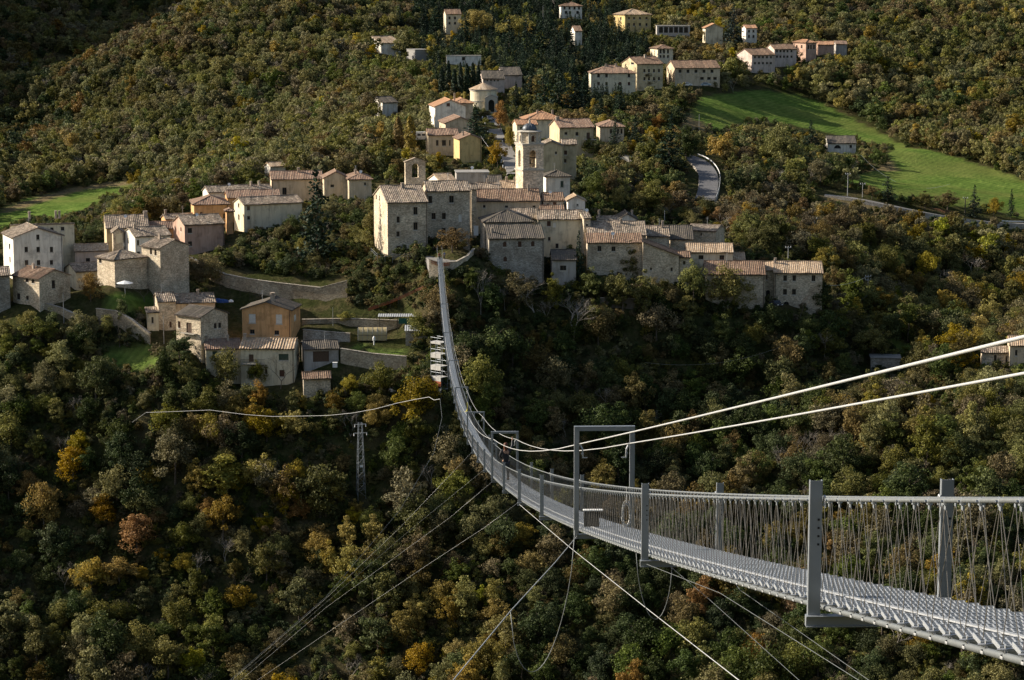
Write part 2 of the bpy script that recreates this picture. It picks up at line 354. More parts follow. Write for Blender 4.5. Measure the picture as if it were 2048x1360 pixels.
# --- row right of the bridge
H('front range of the dark stone house with three arched brown windows', 978,1088,477,450,556,10,6,'shed','stone_dark','slate',
  win=[(1006,483,1013,494.5,'a'),(1036,483,1043,495,'b'),(1062,482,1069,493.6,'a'),(1007,513,1014,524,'a')], lwin=[(960,445,962.5,455,'w'),(960,470,962,482,'w')], D=7, pitch=.32, chim=[(984,462,3,'x')], name='stone_house', pipe=1)
H('upper range of the dark stone house with hip roof', 969,1064,444,420,564,12,6,'hip','stone_dark','slate', D=11, name='stone_house')
H('cream house with big blank wall and ridged tile roof', 1076,1166,438,421,572,8.5,3,'x','cream','old', win=[(1094,442,1101.5,453,'b'),(1106,445,1112,455,'V'),(1096,474,1101,482,'w'),(1111,487,1117,497,'w')], pipe=-1)
H('tiled roof behind the dark stone house, left of the cream house', 1020,1077,437,417,576,8,3,'x','cream','old')
H('low tiled shed in front of the cream house', 1105,1152,519,500,554,5.2,3,'x','grey','slate', win=[(1120,531,1132.6,541.5,'w')])
H('front house of the right row with two square windows', 1175,1284,485,469,560,7,4,'shed','stone','brown', win=[(1195,492,1203,503,'w'),(1223,493,1231,503,'w')], D=5, pitch=.3)
H('tall roof of mottled tiles over the right row, chimney halfway', 1177,1292,470,443,566,8,4,'x','stone','old', chim=[(1242,447,5,'x')])
H('white gabled house peeping over the right row', 1236,1273,438,427,606,5,4,'y','white','slate', D=9, chim=[(1264,424,4,'x')])
H('big rubble stone barn wall under a roof slanting to the right', 1286,1358,484,470,558,10,4,'shedx','stone','brown', win=[(1341,535,1345.5,543,'w'),(1300,535,1304,541,'w')], D=10, drop=27)
H('house with small mottled roof behind the slanting barn', 1296,1339,472,452,574,5,4,'x','stone','old', chim=[(1325,446,5,'x')])
H('house with dark slate coloured roof in the middle of the right row', 1341,1386,478,451,582,5,3,'x','stone','slate')
H('pale stone house at the wood edge behind the right row', 1374,1432,460,454,594,5.5,-14,'x','stone','old', win=[(1401,466,1404,472,'w')], D=9, pitch=.2)
H('white house with sunlit tan roof and two windows in the right row', 1374,1466,504,487,566,4.6,3,'x','cream','tan', win=[(1397,510.5,1407,519,'w'),(1439,510.5,1448.6,520,'w')])
H('tiny sunlit tan roof next to the white house of the right row', 1464,1489,519,506,568,4,4,'x','stone','tan')
H('old house with patched roof half hidden by trees', 1412,1530,548,522,556,7.5,3,'x','stone','brown', win=[(1427,556,1434,566,'w'),(1451,584,1457,591,'w'),(1475,556,1481,565,'w')], pipe=1)
H('end house of the right row with arched door and five windows', 1549,1645,545,523,560,8.2,4,'x','stone','tan',
  win=[(1566.5,550.5,1574,562.5,'w'),(1585,550.5,1592,562.5,'w'),(1623,550.5,1631,563,'w'),(1566,578,1574,590,'w'),(1584,578,1592,590,'w'),(1567,603,1578,616,'A')], chim=[(1547,527,5,'x')], pipe=-1)
H('recessed stone link with tall arched passage in the right row', 1529,1550,540,524,562,8,4,'x','stone','tan', win=[(1531.5,580,1540,612,'A'),(1532,549,1535,560,'w')])
H('narrow stone house with sunlit gable right of the cream house', 1168,1181,436,424,570,8,14,'x','stone','old', win=[(1172,448,1176,456,'w')])
H('small stone house stuck against the low side of the slanting barn', 1359,1380,514,505,559,5,3,'x','stone','brown', win=[(1366,522,1371,530,'w')])
H('low tan roof below the brown roofed house under the bell tower', 1082,1128,421,414,580,5,3,'x','beige','brown', win=[(1100,425,1105,432,'w')])
H('little house with tan roof between the palazzo and the long beige house', 955,1002,377,366,600,5,5,'x','beige','old', chim=[(975,361,4,'x')])
H('old roof with lit edge behind the right row next to the white gable', 1196,1236,443,433,592,5,4,'x','stone','old', chim=[(1193,424,4,'x')])
# --- lower left houses
H('beige part of the old stone house with long mottled roof', 351,430,606,588,549,8,6,'x','beige','old', win=[(373,610,376,616,'w')], chim=[(396,591,5,'x')], name='farmhouse')
H('tall stone tower part of the old farmhouse', 317,351,603,592,546,10.5,8,'x','stone','old', win=[(339,643,343,656,'b'),(333,680,339,684,'w')], D=8, name='farmhouse')
H('stone house with small balcony and dark hip roof at the lane', 352,401,628,612,535,8,-46,'x','stone','slate', win=[(356,643,361,656,'b'),(373,646,383,665,'d'),(366,681,374,698,'d')], rwin=[(428,646,433,658,'w'),(437,645,442,657,'w')], D=8.5, balcony=(361,391,664), name='stone_house')
H('narrow pale annex at the left of the stone farmhouse', 294,317,625,621,545,7,4,'shed','cream','old', win=[(303,634,307,647,'w'),(301,661,305,672,'w'),(310,663,314,684,'d')], D=4, pitch=.15)
H('orange gabled house with white shutters below the big wall', 484,581,618,604,539,8,-14,'y','orange','slate',
  win=[(498,628,511,646,'p'),(552,629,564,648,'p'),(500,659,509,668,'w'),(549,661,558,670,'w')], rwin=[(588,628,592,642,'p')], D=9.5, chim=[(545,590,9,'y')], pipe=1)
H('cream house with balcony and wide ribbed tile roof', 481,588,696,669,527,8.6,-9,'x','cream','tan',
  win=[(557.5,708,577,721,'g'),(497,738,507,757,'g'),(530,737.5,534.6,748,'A'),(559,740,569,754,'b'),(498,709,507,724,'d')], rwin=[(594,704,599,718,'w')], D=8.5, balcony=(484,529,727), chim=[(489,672,6,'x')], wave=.62, pipe=1)
H('cream wing with flat looking rust red roof', 412,481,698,679,528,8.4,4,'x','cream','red', win=[(425,702,434,716,'g'),(455.6,703,465.6,717,'g')], chim=[(413,683,6,'x'),(456,683,4,'x')], D=8)
H('white garage with dark sheet roof and brown door', 608,677,698,680,529,4,5,'x','grey','slate', win=[(626,702,658,724,'d')], D=7, name='garage', cat='garage')
H('low brick annex with tiled roof below the garage', 607,661,757,744,520,3,3,'x','stone','brown', D=5, name='outbuilding', cat='outbuilding')
# --- upper town
H('white gabled house with orange edged roof on the avenue', 870,931,213,200,765,7.5,8,'y','white','terracotta', D=14, win=[(893,206,900,213,'b')])
H('beige gabled house with long pale roof beside the avenue', 891,950,246,234.5,738,5,9,'y','beige','red', D=13)
H('small house with hip roof at the top of the avenue', 908,946,206,187,790,5,6,'hip','beige','terracotta', chim=[(909,188,3,'x')])
H('grey buff school house with red roof and four tall windows', 857,917,270,258,705,6,6,'x','beige','red', win=[(872,280,877,292,'w'),(884,280,892,292,'w'),(898,280,901,292,'w'),(909.5,280,914,292,'w')])
H('yellow gabled house with sunlit left wall and conifers in front', 919,963,278,269,690,6.5,10,'y','yellow','red', D=10, chim=[(926,266,4,'y')], pipe=1)
H('long dark roofed house behind the round chapel', 966,1009,157,142,870,5,6,'x','palepink','slate', win=row([975,982,989,996],159,163,3))
H('long brown roofed house beside the tall pines', 1005,1044,150,133,890,5,8,'x','palepink','slate')
H('white house with pale flat roof alone on the upper left slope', 762,801,86,73,1000,6,34,'x','white','tan', lwin=[(754,86,757,97,'w')])
H('concrete ruin with white edges beside the upper lane', 830,858,100,94,985,4.5,20,'flat','concrete','old', D=10)
H('white garden wall building with small portico on the upper lane', 893,962,112,107,960,4,2,'flat','white','old', D=4, win=[(924,114,930,121,'w')])
H('cream three storey house hidden by conifers near the top', 892,922,28,19,1080,9,6,'x','cream','brown', win=[(897,33,901,39,'w'),(908,33,912,39,'w'),(897,44,901,49,'w'),(908,44,912,49,'w')])
H('white villa with grey hip roof at the top edge', 1122,1164,12,4,1130,6.5,5,'hip','white','brown', win=row([1129,1139,1149,1158],13,19,4)+row([1132,1140,1155],22,28,5))
H('yellow villa with wide hip roof near the top', 1250,1302,29,18,1090,8,24,'hip','yellow','tan', win=row([1258,1268,1280,1293],34,39,4)+row([1258,1268,1280,1293],46,52,4), lwin=[(1228,34,1231,40,'w'),(1240,34,1243,40,'w')])
H('dark glazed pavilion with white posts beside the yellow villa', 1314,1380,52,46,1070,4.5,4,'flat','grey','slate', D=8, win=row([1322,1332,1342,1352,1362,1372],54,66,8))
H('cream gabled house behind the tall cedar', 1411,1446,56,48,1050,7,8,'y','cream','terracotta', D=9)
H('white house with red roof right of the tall cedar', 1492,1514,56,50,1050,7,15,'x','white','terracotta', win=row([1498,1507],60,65,4)+row([1498,1507],70,76,4))
H('villa with white upper floor and red brick ground floor', 1182,1271,146,130,900,8,4,'hip','cream','red', win=row([1197,1213,1258],148,155,5)+row([1197,1213,1240,1258],164,171,5,'b'), chim=[(1212,129,4,'x'),(1232,128,4,'x')])
H('cream apartment house with two rows of small windows', 1274,1326,128,114,925,10,26,'x','buff','brown', win=row([1289,1298,1308,1318],138,145,4)+row([1289,1298,1308,1318],154,161,4), lwin=[(1262,125,1268,129,'w')], chim=[(1290,110,4,'x')])
H('long house with dark stepped roofs and dormer windows', 1350,1440,136,112,935,7,14,'x','beige','brown', win=row([1360,1376,1392,1408,1424],139,146,6)+row([1404,1418,1430],154,160,7))
H('small villa with hip roof above the apartment house', 1316,1346,97,87,985,7,18,'hip','cream','brown', win=row([1321,1328,1336],99,107,4)+row([1321,1328,1336],110,116,4))
H('first pale pink terrace house with grey roof', 1504,1550,110,98,985,7,30,'x','palepink','brown', win=row([1510,1518,1526,1534,1542],112,117,4)+row([1510,1518,1526,1534,1542],124,129,4))
H('second pale pink terrace house stepped up to the right', 1549,1593,98,89,1005,7,22,'x','palepink','brown', win=row([1554,1561,1568,1575,1583],100,105,4)+row([1554,1561,1568,1575,1583],111,116,4))
H('pink villa with hip roof at the end of the terrace', 1612,1633,85,76,1020,8,34,'hip','pink','terracotta', win=row([1617,1622,1628],90,99,3), lwin=[(1592,90,1595,97,'w'),(1602,90,1605,97,'w')])
H('low red roofed house at the right end of the upper road', 1636,1668,89,83,1030,4,6,'x','pink','terracotta')
H('small blue grey house at the far right of the upper road', 1672,1694,88,82,1040,5,8,'x','grey','red')
H('white bungalow with green roof beside the right hand field', 1656,1712,286,272,860,4,6,'x','white','slate', win=[(1668,290,1682,297,'A'),(1699,290,1704,296,'w')], name='bungalow')
H('pale house cut off by the right picture edge', 2020,2090,690,672,535,6,5,'x','beige','tan', win=[(2030,700,2035,712,'w')])
H('low stone outbuilding left of the house at the right edge', 1964,2024,704,696,538,3.4,4,'x','stone','old', win=[(1988,710,1993,725,'w'),(2011,712,2015,726,'w')], name='outbuilding', cat='outbuilding')
H('dark shed under the grassy strip at the right', 1742,1801,716,711,552,3.5,3,'flat','stone_dark','slate', D=5, name='shed', cat='shed')
H('house with dark shaded roof and white gable on the wooded left slope', 765,795,205,194,820,4.5,26,'x','white','slate')
H('white bathed house between pines by the upper road', 1150,1164,62,52,1040,6,10,'x','white','brown')

def house_frame(h):
    """front-left eave corner, axes, width, depth, scale"""
    psi = math.radians(h['psi']) + (1024-(h['xl']+h['xr'])/2)/FPX; a = Vector((math.cos(psi), math.sin(psi), 0)); b = Vector((-math.sin(psi), math.cos(psi), 0))
    C = P(h['xl'], h['ye'], h['Y'])
    # width: C + w*a projects to xr
    def f(w): return proj(C + a*w)[0] - h['xr']
    lo, hi = 0.1, 60.0
    for _ in range(50):
        mid = (lo+hi)/2
        if f(mid) < 0: lo = mid
        else: hi = mid
    w = (lo+hi)/2
    pxm = FPX/h['Y']; look = (h['ye']+60)/FPX
    if h['D'] is None:
        dpy = max(3.0, h['ye']-h['yr'])
        h['D'] = max(5.0, min(14.0, 2*dpy/(pxm*(h['pitch']+look))))
    return C, a, b, w, h['D'], psi

RW = [
 ('long curved rubble retaining wall under the leafy bank', [(378,514,572),(410,530,570),(450,549,567),(500,559,565),(560,567,563),(640,576,560),(694,562,558)], [4,4.5,4.5,5,5.2,5.2,6.2]),
 ('low garden wall descending in front of the left houses', [(80,604,548),(120,616,547),(160,633,545),(192,652,543)], [3,3,3,3]),
 ('garden wall with dark openings left of the farmhouse', [(192,618,545),(235,623,544),(265,641,542),(300,668,540)], [6,6,5,3]),
 ('upper terrace wall along the path left of the bridge', [(604,640,548),(700,638,548),(800,642,547),(872,640,546)], [2.4,2.4,2.4,2.4]),
 ('broad rubble terrace wall below the vegetable garden', [(681,698,530),(745,708,529),(813,714,527)], [5.5,5.5,5.5]),
 ('grey lower terrace wall behind the garage', [(606,660,541),(650,664,540),(700,668,539)], [3.2,3.2,3.0], 'stone_dark'),
 ('stone parapet around the bridge head square', [(858,519,547),(882,527,546),(912,524,547),(935,512,550),(948,498,555)], [1.2,1.3,1.3,1.2,1.2], 'stone', .4),
 ('dark timber faced wall among the trees right of the bridge', [(1200,596,549),(1270,598,549)], [3.2,3.2], 'wood', .3),
 ('white garden wall beside the yellow balcony house', [(1222,305,690),(1285,318,686)], [2.2,2.2], 'white', .3),
 ('pale fence wall under the upper villas', [(1300,205,880),(1335,215,876),(1370,212,876)], [2,2,2], 'concrete', .3),
]
# ------------------------------------------------------------------ terrain: thin plate spline through surveyed points
CTRL = [ # (px, py, distance) of bare ground
 (878,522,548),(800,516,560),(900,508,566),(740,515,572),(960,560,548),
 (1000,335,690),(985,285,760),(968,222,850),(1030,300,720),(1200,192,898),(1330,172,935),(1440,172,940),(1530,148,985),(1640,120,1020),
 (1260,64,1080),(1140,36,1125),(1420,88,1050),(900,66,1085),(770,108,1000),(880,125,960),(1100,160,930),(1100,210,850),
 (1700,60,1120),(1900,20,1190),(2040,0,1250),(1500,10,1180),(1300,0,1170),(1000,0,1180),(700,0,1150),
 (2040,110,1080),(1850,150,1040),(1950,230,960),(2040,270,920),
 (0,455,700),(120,432,735),(250,385,800),(100,400,780),(0,425,745),(330,372,800),(300,300,870),(500,240,920),(480,330,800),(600,300,800),(700,200,900),(600,100,1010),(400,180,960),(760,330,700),
 (200,270,900),(60,330,850),(330,110,1010),(470,0,1100),(180,240,985),(20,330,930),(120,180,1130),(40,60,1200),(0,0,1240),(250,60,1240),(350,20,1230),(0,180,1060),
 (1400,245,860),(1480,205,930),(1590,190,970),(1350,235,850),(1450,270,830),(1800,300,850),(1900,330,830),(2040,370,790),(1700,345,800),(1950,390,740),(2040,440,700),(1900,425,692),(1780,402,690),(1650,388,690),
 (1412,320,725),(1412,385,665),(1300,330,700),(1220,330,690),(1250,400,640),(1450,430,640),(1550,420,660),(1320,420,645),
 (1650,480,630),(1760,500,640),(1900,500,660),(2040,500,670),(1850,560,630),(1700,560,600),
 (1600,622,556),(1540,616,556),(1420,590,562),(1250,575,562),(1150,570,556),(1050,580,552),
 (1750,640,590),(1900,640,610),(2040,620,625),(1790,690,562),(1900,715,550),(2020,740,534),(2040,800,515),(1700,740,550),
 (1900,850,512),(2040,900,494),(1700,900,508),(1500,800,536),(1300,760,540),(1300,900,518),(1500,900,518),(1100,760,533),(1100,900,513),(1000,700,537),(950,800,520),
 (1300,1050,494),(1000,1000,499),(1300,1200,468),(1600,1100,480),(1900,1150,455),(2040,1250,434),(1700,1360,430),(2040,1360,418),(1400,1360,446),(1000,1360,458),(1000,1180,478),
 (800,1360,466),(600,1360,470),(300,1360,472),(0,1360,472),
 (550,692,537),(500,778,525),(600,780,523),(300,697,540),(400,708,531),(100,610,548),(30,640,542),(400,585,557),(330,592,549),(250,600,548),(220,580,552),
 (745,684,538),(785,686,537),(715,684,538),(845,668,541),(820,700,533),(860,785,514),(640,735,527),(600,622,553),(760,600,555),(840,600,550),(800,560,555),(840,740,523),(750,770,522),(720,560,566),
 (610,560,568),(500,550,574),(560,500,588),(650,490,590),(460,500,590),(690,440,606),(600,440,606),
 (300,820,519),(100,790,528),(0,720,539),(0,900,519),(300,1000,506),(150,1000,509),(700,880,511),(500,900,511),(700,1000,504),(850,900,510),(870,1080,492),
 (0,1150,497),(500,1200,488),(800,1180,483),(250,1200,490),(680,1120,492),
]
RAW = [ # (X, Y, z) outside the frame: the near bank, the gorge floor, hills around
 (0,2,-2.4),(-30,0,-4),(30,-2,-3),(0,-60,22),(-150,-60,15),(150,-60,20),(0,40,-32),(-60,60,-60),(60,60,-58),(0,110,-88),(-90,130,-112),(90,130,-108),
 (0,210,-160),(-120,220,-172),(120,220,-165),(0,300,-196),(-150,300,-200),(150,300,-190),(0,385,-176),(-150,385,-184),(150,370,-168),
 (-260,480,-140),(-280,560,-100),(-320,700,-85),(-420,900,-30),(-400,1060,45),(-420,1220,90),(260,480,-110),(290,560,-85),(330,700,-70),(400,900,-40),
 (-500,200,-120),(500,200,-120),(-600,600,-30),(600,600,-20),(-650,1100,120),(650,1100,40),(-500,1500,150),(0,1500,140),(500,1500,160),(-330,1350,110),(300,1350,70),(0,1320,50),
 (-700,-100,20),(700,-100,20),(-700,1600,190),(700,1600,200),
]
pts = [tuple(P(*c)) for c in CTRL] + [tuple(map(float, r)) for r in RAW]
wts = [1.0]*len(CTRL) + [1.0]*len(RAW)
for h in HS:
    C, a, b, w, D, psi = house_frame(h); h['frame'] = (C, a, b, w, D, psi)
    if h['Y'] < 1600:
        for k in ((.5, 0.0), (.5, .9)):
            c = C + a*(w*k[0]) + b*(D*k[1]); pts.append((c.x, c.y, C.z - h['h'])); wts.append(0.5)
for q in RW:
    for c, hg in zip(q[1], q[2]):
        w_ = P(*c); pts.append((w_.x, w_.y+2.2, w_.z-.2)); wts.append(1.0); pts.append((w_.x, w_.y-1.2, w_.z-hg)); wts.append(1.0)
pts = np.array(pts); wts = np.array(wts)
TS = 100.0
def _U(r2): return np.where(r2 > 1e-12, 0.5*r2*np.log(np.maximum(r2, 1e-12)), 0.0)
A2 = pts[:, :2]/TS; n = NPT = len(A2)
K = _U(((A2[:, None, :]-A2[None, :, :])**2).sum(-1)) + np.diag(0.0016/wts)
Q = np.hstack([np.ones((n, 1)), A2])
Am = np.zeros((n+3, n+3)); Am[:n, :n] = K; Am[:n, n:] = Q; Am[n:, :n] = Q.T
sol = np.linalg.solve(Am, np.concatenate([pts[:, 2], np.zeros(3)]))
def zt_np(X, Y):
    X = np.asarray(X, float); Y = np.asarray(Y, float); sh = X.shape
    x = X.ravel()/TS; y = Y.ravel()/TS; out = np.empty(len(x))
    for i in range(0, len(x), 20000):
        xx = x[i:i+20000]; yy = y[i:i+20000]
        U = _U((xx[:, None]-A2[None, :, 0])**2 + (yy[:, None]-A2[None, :, 1])**2)
        out[i:i+20000] = U @ sol[:NPT] + sol[NPT] + sol[NPT+1]*xx + sol[NPT+2]*yy
    return out.reshape(sh)
# regular lookup grid
GX = np.arange(-420, 421, 3.0); GY = np.arange(380, 1500, 3.0)
GZ = zt_np(*np.meshgrid(GX, GY, indexing='ij'))
def gz(X, Y):
    X = np.asarray(X, float); Y = np.asarray(Y, float)
    fx = np.clip((X-GX[0])/3.0, 0, len(GX)-1.001); fy = np.clip((Y-GY[0])/3.0, 0, len(GY)-1.001)
    i = fx.astype(int); j = fy.astype(int); u = fx-i; v = fy-j
    return (GZ[i,j]*(1-u)*(1-v)+GZ[i+1,j]*u*(1-v)+GZ[i,j+1]*(1-u)*v+GZ[i+1,j+1]*u*v)
def hit(px, py, y0=400.0):
    """first point where the line of sight meets the ground"""
    d = ray(px, py); Ys = np.arange(y0, 1480, 1.0)
    xs = d.x/d.y*Ys; zs = d.z/d.y*Ys
    below = np.nonzero(gz(xs, Ys) >= zs)[0]
    if len(below) == 0: Yh = 1300.0
    else: Yh = Ys[below[0]]
    return Vector((d.x/d.y*Yh, Yh, float(gz(d.x/d.y*Yh, Yh))))

# zones in the place, outlined where they lie
def inpoly(px, py, poly):
    px = np.asarray(px, float); py = np.asarray(py, float); r = np.zeros(px.shape, bool)
    j = len(poly)-1
    for i in range(len(poly)):
        xi, yi = poly[i]; xj, yj = poly[j]
        c = ((yi > py) != (yj > py)) & (px < (xj-xi)*(py-yi)/(yj-yi+1e-9)+xi)
        r ^= c; j = i
    return r
def inp1(x, y, poly):
    r = False; j = len(poly)-1
    for i in range(len(poly)):
        xi, yi = poly[i]; xj, yj = poly[j]
        if (yi > y) != (yj > y) and x < (xj-xi)*(y-yi)/(yj-yi)+xi: r = not r
        j = i
    return r
FIELDS = [ # green meadow
 [(-40,470),(0,418),(60,395),(150,378),(275,362),(258,382),(200,405),(165,432),(120,440),(60,448),(0,465)],
 [(1400,195),(1500,180),(1575,186),(1640,202),(1700,235),(1780,275),(1740,290),(1640,262),(1560,245),(1500,240),(1450,262),(1370,258),(1345,232),(1380,228)],
 [(1790,295),(1850,298),(1950,325),(2080,372),(2080,445),(1980,420),(1880,408),(1780,398),(1700,372),(1660,358),(1740,345),(1780,330),(1775,310)],
 [(1720,252),(1790,283),(1815,292),(1792,304),(1745,286)],
 [(1770,672),(1830,690),(1900,705),(1945,718),(1890,726),(1820,712),(1775,690)],
 [(200,600),(260,585),(340,582),(345,592),(300,620),(250,632),(200,622)],
 [(215,690),(300,700),(330,730),(280,745),(210,730)],
 [(700,690),(770,700),(820,712),(810,725),(740,712),(690,705)],
 [(1962,770),(2060,765),(2060,800),(1970,796)],
]
DRYGRASS = [[(1335,240),(1370,225),(1430,262),(1440,275),(1380,268)],[(1640,385),(1720,405),(1850,440),(1930,470),(1900,480),(1760,455),(1650,415)],[(1690,330),(1790,320),(1800,340),(1700,345)],
            [(0,418),(150,372),(275,358),(275,366),(150,384),(10,428)], [(860,40),(1000,80),(960,110),(880,100)]]
# ground mesh: fine in view, coarse to the horizon
gx = np.concatenate([np.linspace(-1500, -320, 16)[:-1], np.arange(-320, 321, 3.0), np.linspace(320, 1500, 16)[1:]])
gy = np.concatenate([np.linspace(-400, 400, 40)[:-1], np.arange(400, 1331, 3.0), np.linspace(1330, 2600, 20)[1:]])
MX, MY = np.meshgrid(gx, gy, indexing='ij')
MZ = zt_np(np.clip(MX, -700, 700), np.clip(MY, -100, 1600))
rng = np.random.RandomState(3)
fine = (np.abs(MX) < 320) & (MY > 400) & (MY < 1330)
MZ = MZ + np.where(fine, rng.uniform(-.25, .25, MX.shape), 0)
nx, ny = len(gx), len(gy)
idx = np.arange(nx*ny).reshape(nx, ny)
faces = np.stack([idx[:-1,:-1], idx[1:,:-1], idx[1:,1:], idx[:-1,1:]], -1).reshape(-1, 4)
me = bpy.data.meshes.new('ground')
me.from_pydata(np.stack([MX, MY, MZ], -1).reshape(-1, 3).tolist(), [], faces.tolist())
PXg, PYg = proj_np(MX, np.maximum(MY, 50), MZ)
zone = np.zeros(MX.shape)
near_ok = MY > 420
for pl in FIELDS: zone = np.where(inpoly(PXg, PYg, pl) & near_ok, 1.0, zone)
dry = np.zeros(MX.shape)
for pl in DRYGRASS: dry = np.where(inpoly(PXg, PYg, pl) & near_ok, 1.0, dry)
at = me.attributes.new('meadow', 'FLOAT', 'POINT'); at.data.foreach_set('value', zone.ravel())
at = me.attributes.new('drygrass', 'FLOAT', 'POINT'); at.data.foreach_set('value', dry.ravel())
me.polygons.foreach_set('use_smooth', [True]*len(me.polygons))
m, nt, N, L, B = newmat('ground_soil_grass')
g = N.new('ShaderNodeNewGeometry')
n1 = noise(N, 0.12, 8, 0.7, g.outputs['Position'], L); n2 = noise(N, 0.9, 6, 0.7, g.outputs['Position'], L); n3 = noise(N, 0.03, 4, 0.6, g.outputs['Position'], L)
soil0 = ramp(N, [(0.3, (.035,.032,.017)), (0.5, (.070,.060,.030)), (0.7, (.110,.092,.048))]); L.new(n2.outputs['Fac'], soil0.inputs['Fac'])
weed = ramp(N, [(0.3, (.020,.026,.009)), (0.5, (.040,.046,.016)), (0.7, (.072,.072,.028))]); L.new(n2.outputs['Fac'], weed.inputs['Fac'])
wm = ramp(N, [(0.40, (0,0,0)), (0.56, (1,1,1))]); L.new(n1.outputs['Fac'], wm.inputs['Fac'])
soil = N.new('ShaderNodeMixRGB'); L.new(wm.outputs['Color'], soil.inputs['Fac']); L.new(soil0.outputs['Color'], soil.inputs['Color1']); L.new(weed.outputs['Color'], soil.inputs['Color2'])
gs = ramp(N, [(0.28, (.070,.115,.030)), (0.5, (.118,.190,.048)), (0.72, (.195,.265,.075))]); L.new(n1.outputs['Fac'], gs.inputs['Fac'])
wv = N.new('ShaderNodeTexWave'); wv.inputs['Scale'].default_value = 0.16; wv.inputs['Distortion'].default_value = 4.0; wv.inputs['Detail'].default_value = 3
mpw = N.new('ShaderNodeMapping'); mpw.inputs['Rotation'].default_value = (0, 0, 0.5); L.new(g.outputs['Position'], mpw.inputs['Vector']); L.new(mpw.outputs['Vector'], wv.inputs['Vector'])
wr = ramp(N, [(0.0, (.72,.74,.7)), (1.0, (1.12,1.1,1.0))]); L.new(wv.outputs['Fac'], wr.inputs['Fac'])
gm = N.new('ShaderNodeMixRGB'); gm.blend_type = 'MULTIPLY'; gm.inputs['Fac'].default_value = 0.8
L.new(gs.outputs['Color'], gm.inputs['Color1']); L.new(wr.outputs['Color'], gm.inputs['Color2'])
gy_ = N.new('ShaderNodeMixRGB'); r3 = ramp(N, [(0.42, (0,0,0)), (0.62, (1,1,1))]); L.new(n3.outputs['Fac'], r3.inputs['Fac']); k3 = N.new('ShaderNodeMath'); k3.operation = 'MULTIPLY'; k3.inputs[1].default_value = 0.55
L.new(r3.outputs['Color'], k3.inputs[0]); L.new(k3.outputs[0], gy_.inputs['Fac']); L.new(gm.outputs['Color'], gy_.inputs['Color1']); gy_.inputs['Color2'].default_value = rgb((.17,.18,.06)); gm = gy_
gn = N.new('ShaderNodeMixRGB'); gn.blend_type = 'MULTIPLY'; gn.inputs['Fac'].default_value = 0.85
r2 = ramp(N, [(0.3, (.6,.62,.5)), (0.7, (1.15,1.1,1.0))]); L.new(n2.outputs['Fac'], r2.inputs['Fac'])
L.new(gm.outputs['Color'], gn.inputs['Color1']); L.new(r2.outputs['Color'], gn.inputs['Color2'])
dr = ramp(N, [(0.3, (.11,.085,.045)), (0.7, (.24,.19,.10))]); L.new(n2.outputs['Fac'], dr.inputs['Fac'])
a1 = N.new('ShaderNodeAttribute'); a1.attribute_name = 'meadow'; a2 = N.new('ShaderNodeAttribute'); a2.attribute_name = 'drygrass'
mx1 = N.new('ShaderNodeMixRGB'); L.new(a1.outputs['Fac'], mx1.inputs['Fac']); L.new(soil.outputs['Color'], mx1.inputs['Color1']); L.new(gn.outputs['Color'], mx1.inputs['Color2'])
mx2 = N.new('ShaderNodeMixRGB'); L.new(a2.outputs['Fac'], mx2.inputs['Fac']); L.new(mx1.outputs['Color'], mx2.inputs['Color1']); L.new(dr.outputs['Color'], mx2.inputs['Color2'])
L.new(mx2.outputs['Color'], B.inputs['Base Color']); B.inputs['Roughness'].default_value = 1.0; B.inputs['Specular IOR Level'].default_value = 0.0
bp = N.new('ShaderNodeBump'); bp.inputs['Strength'].default_value = 0.8; bp.inputs['Distance'].default_value = 0.5
L.new(n2.outputs['Fac'], bp.inputs['Height']); L.new(bp.outputs['Normal'], B.inputs['Normal'])
me.materials.append(m)
tag(link('ground', me), kind='structure')
# ------------------------------------------------------------------ suspension footbridge
SU = 15.5
def bl(u): return P(845+1050/u, 1030+250/u-14.6*u, SU*u)       # left deck edge, u = distance / 15.5 m
_a = bl(1.0); _b = bl(20.0)
BD = Vector((_b.x-_a.x, _b.y-_a.y, 0)).normalized()              # plan direction of the bridge
BR = Vector((BD.y, -BD.x, 0))                                    # to the right
BW = 1.02                                                        # deck width
def bc(u): return bl(u) + BR*0.585                              # deck centre line
def bp(u, side, up): return bc(u) + BR*side + Vector((0, 0, up))
U0, U1 = 0.22, 36.1
bridge = empty('suspension_bridge', bc(U1), 0, 'long grey steel suspension footbridge sweeping from lower right to the village', 'bridge')
binv = Vector(bc(U1))
def bbuild(mb, name, mats, parent=bridge, smooth=False):
    mb.v = [tuple(Vector(v)-binv) for v in mb.v]; return mb.build(name, mats, parent, smooth)
us = [U0]
while us[-1] < U1: us.append(min(U1, us[-1] + max(0.06, us[-1]*0.03)))
for sd in (-1, 1):
    mb = MB(); mb.tube([bp(u, sd*0.50, 0.90) for u in us], 0.0175, 8); bbuild(mb, 'hand_cable', M['cable'], smooth=True)
    mb = MB(); mb.tube([bp(u, sd*0.47, -0.09) for u in us], 0.026, 8); bbuild(mb, 'deck_cable', M['cable'], smooth=True)
mb = MB(); 
for i in range(len(us)-1): mb.beam(bp(us[i], -0.30, 0.022), bp(us[i+1], -0.30, 0.022), 0.05, 0.012)
bbuild(mb, 'tread_strip', M['steel_light'])
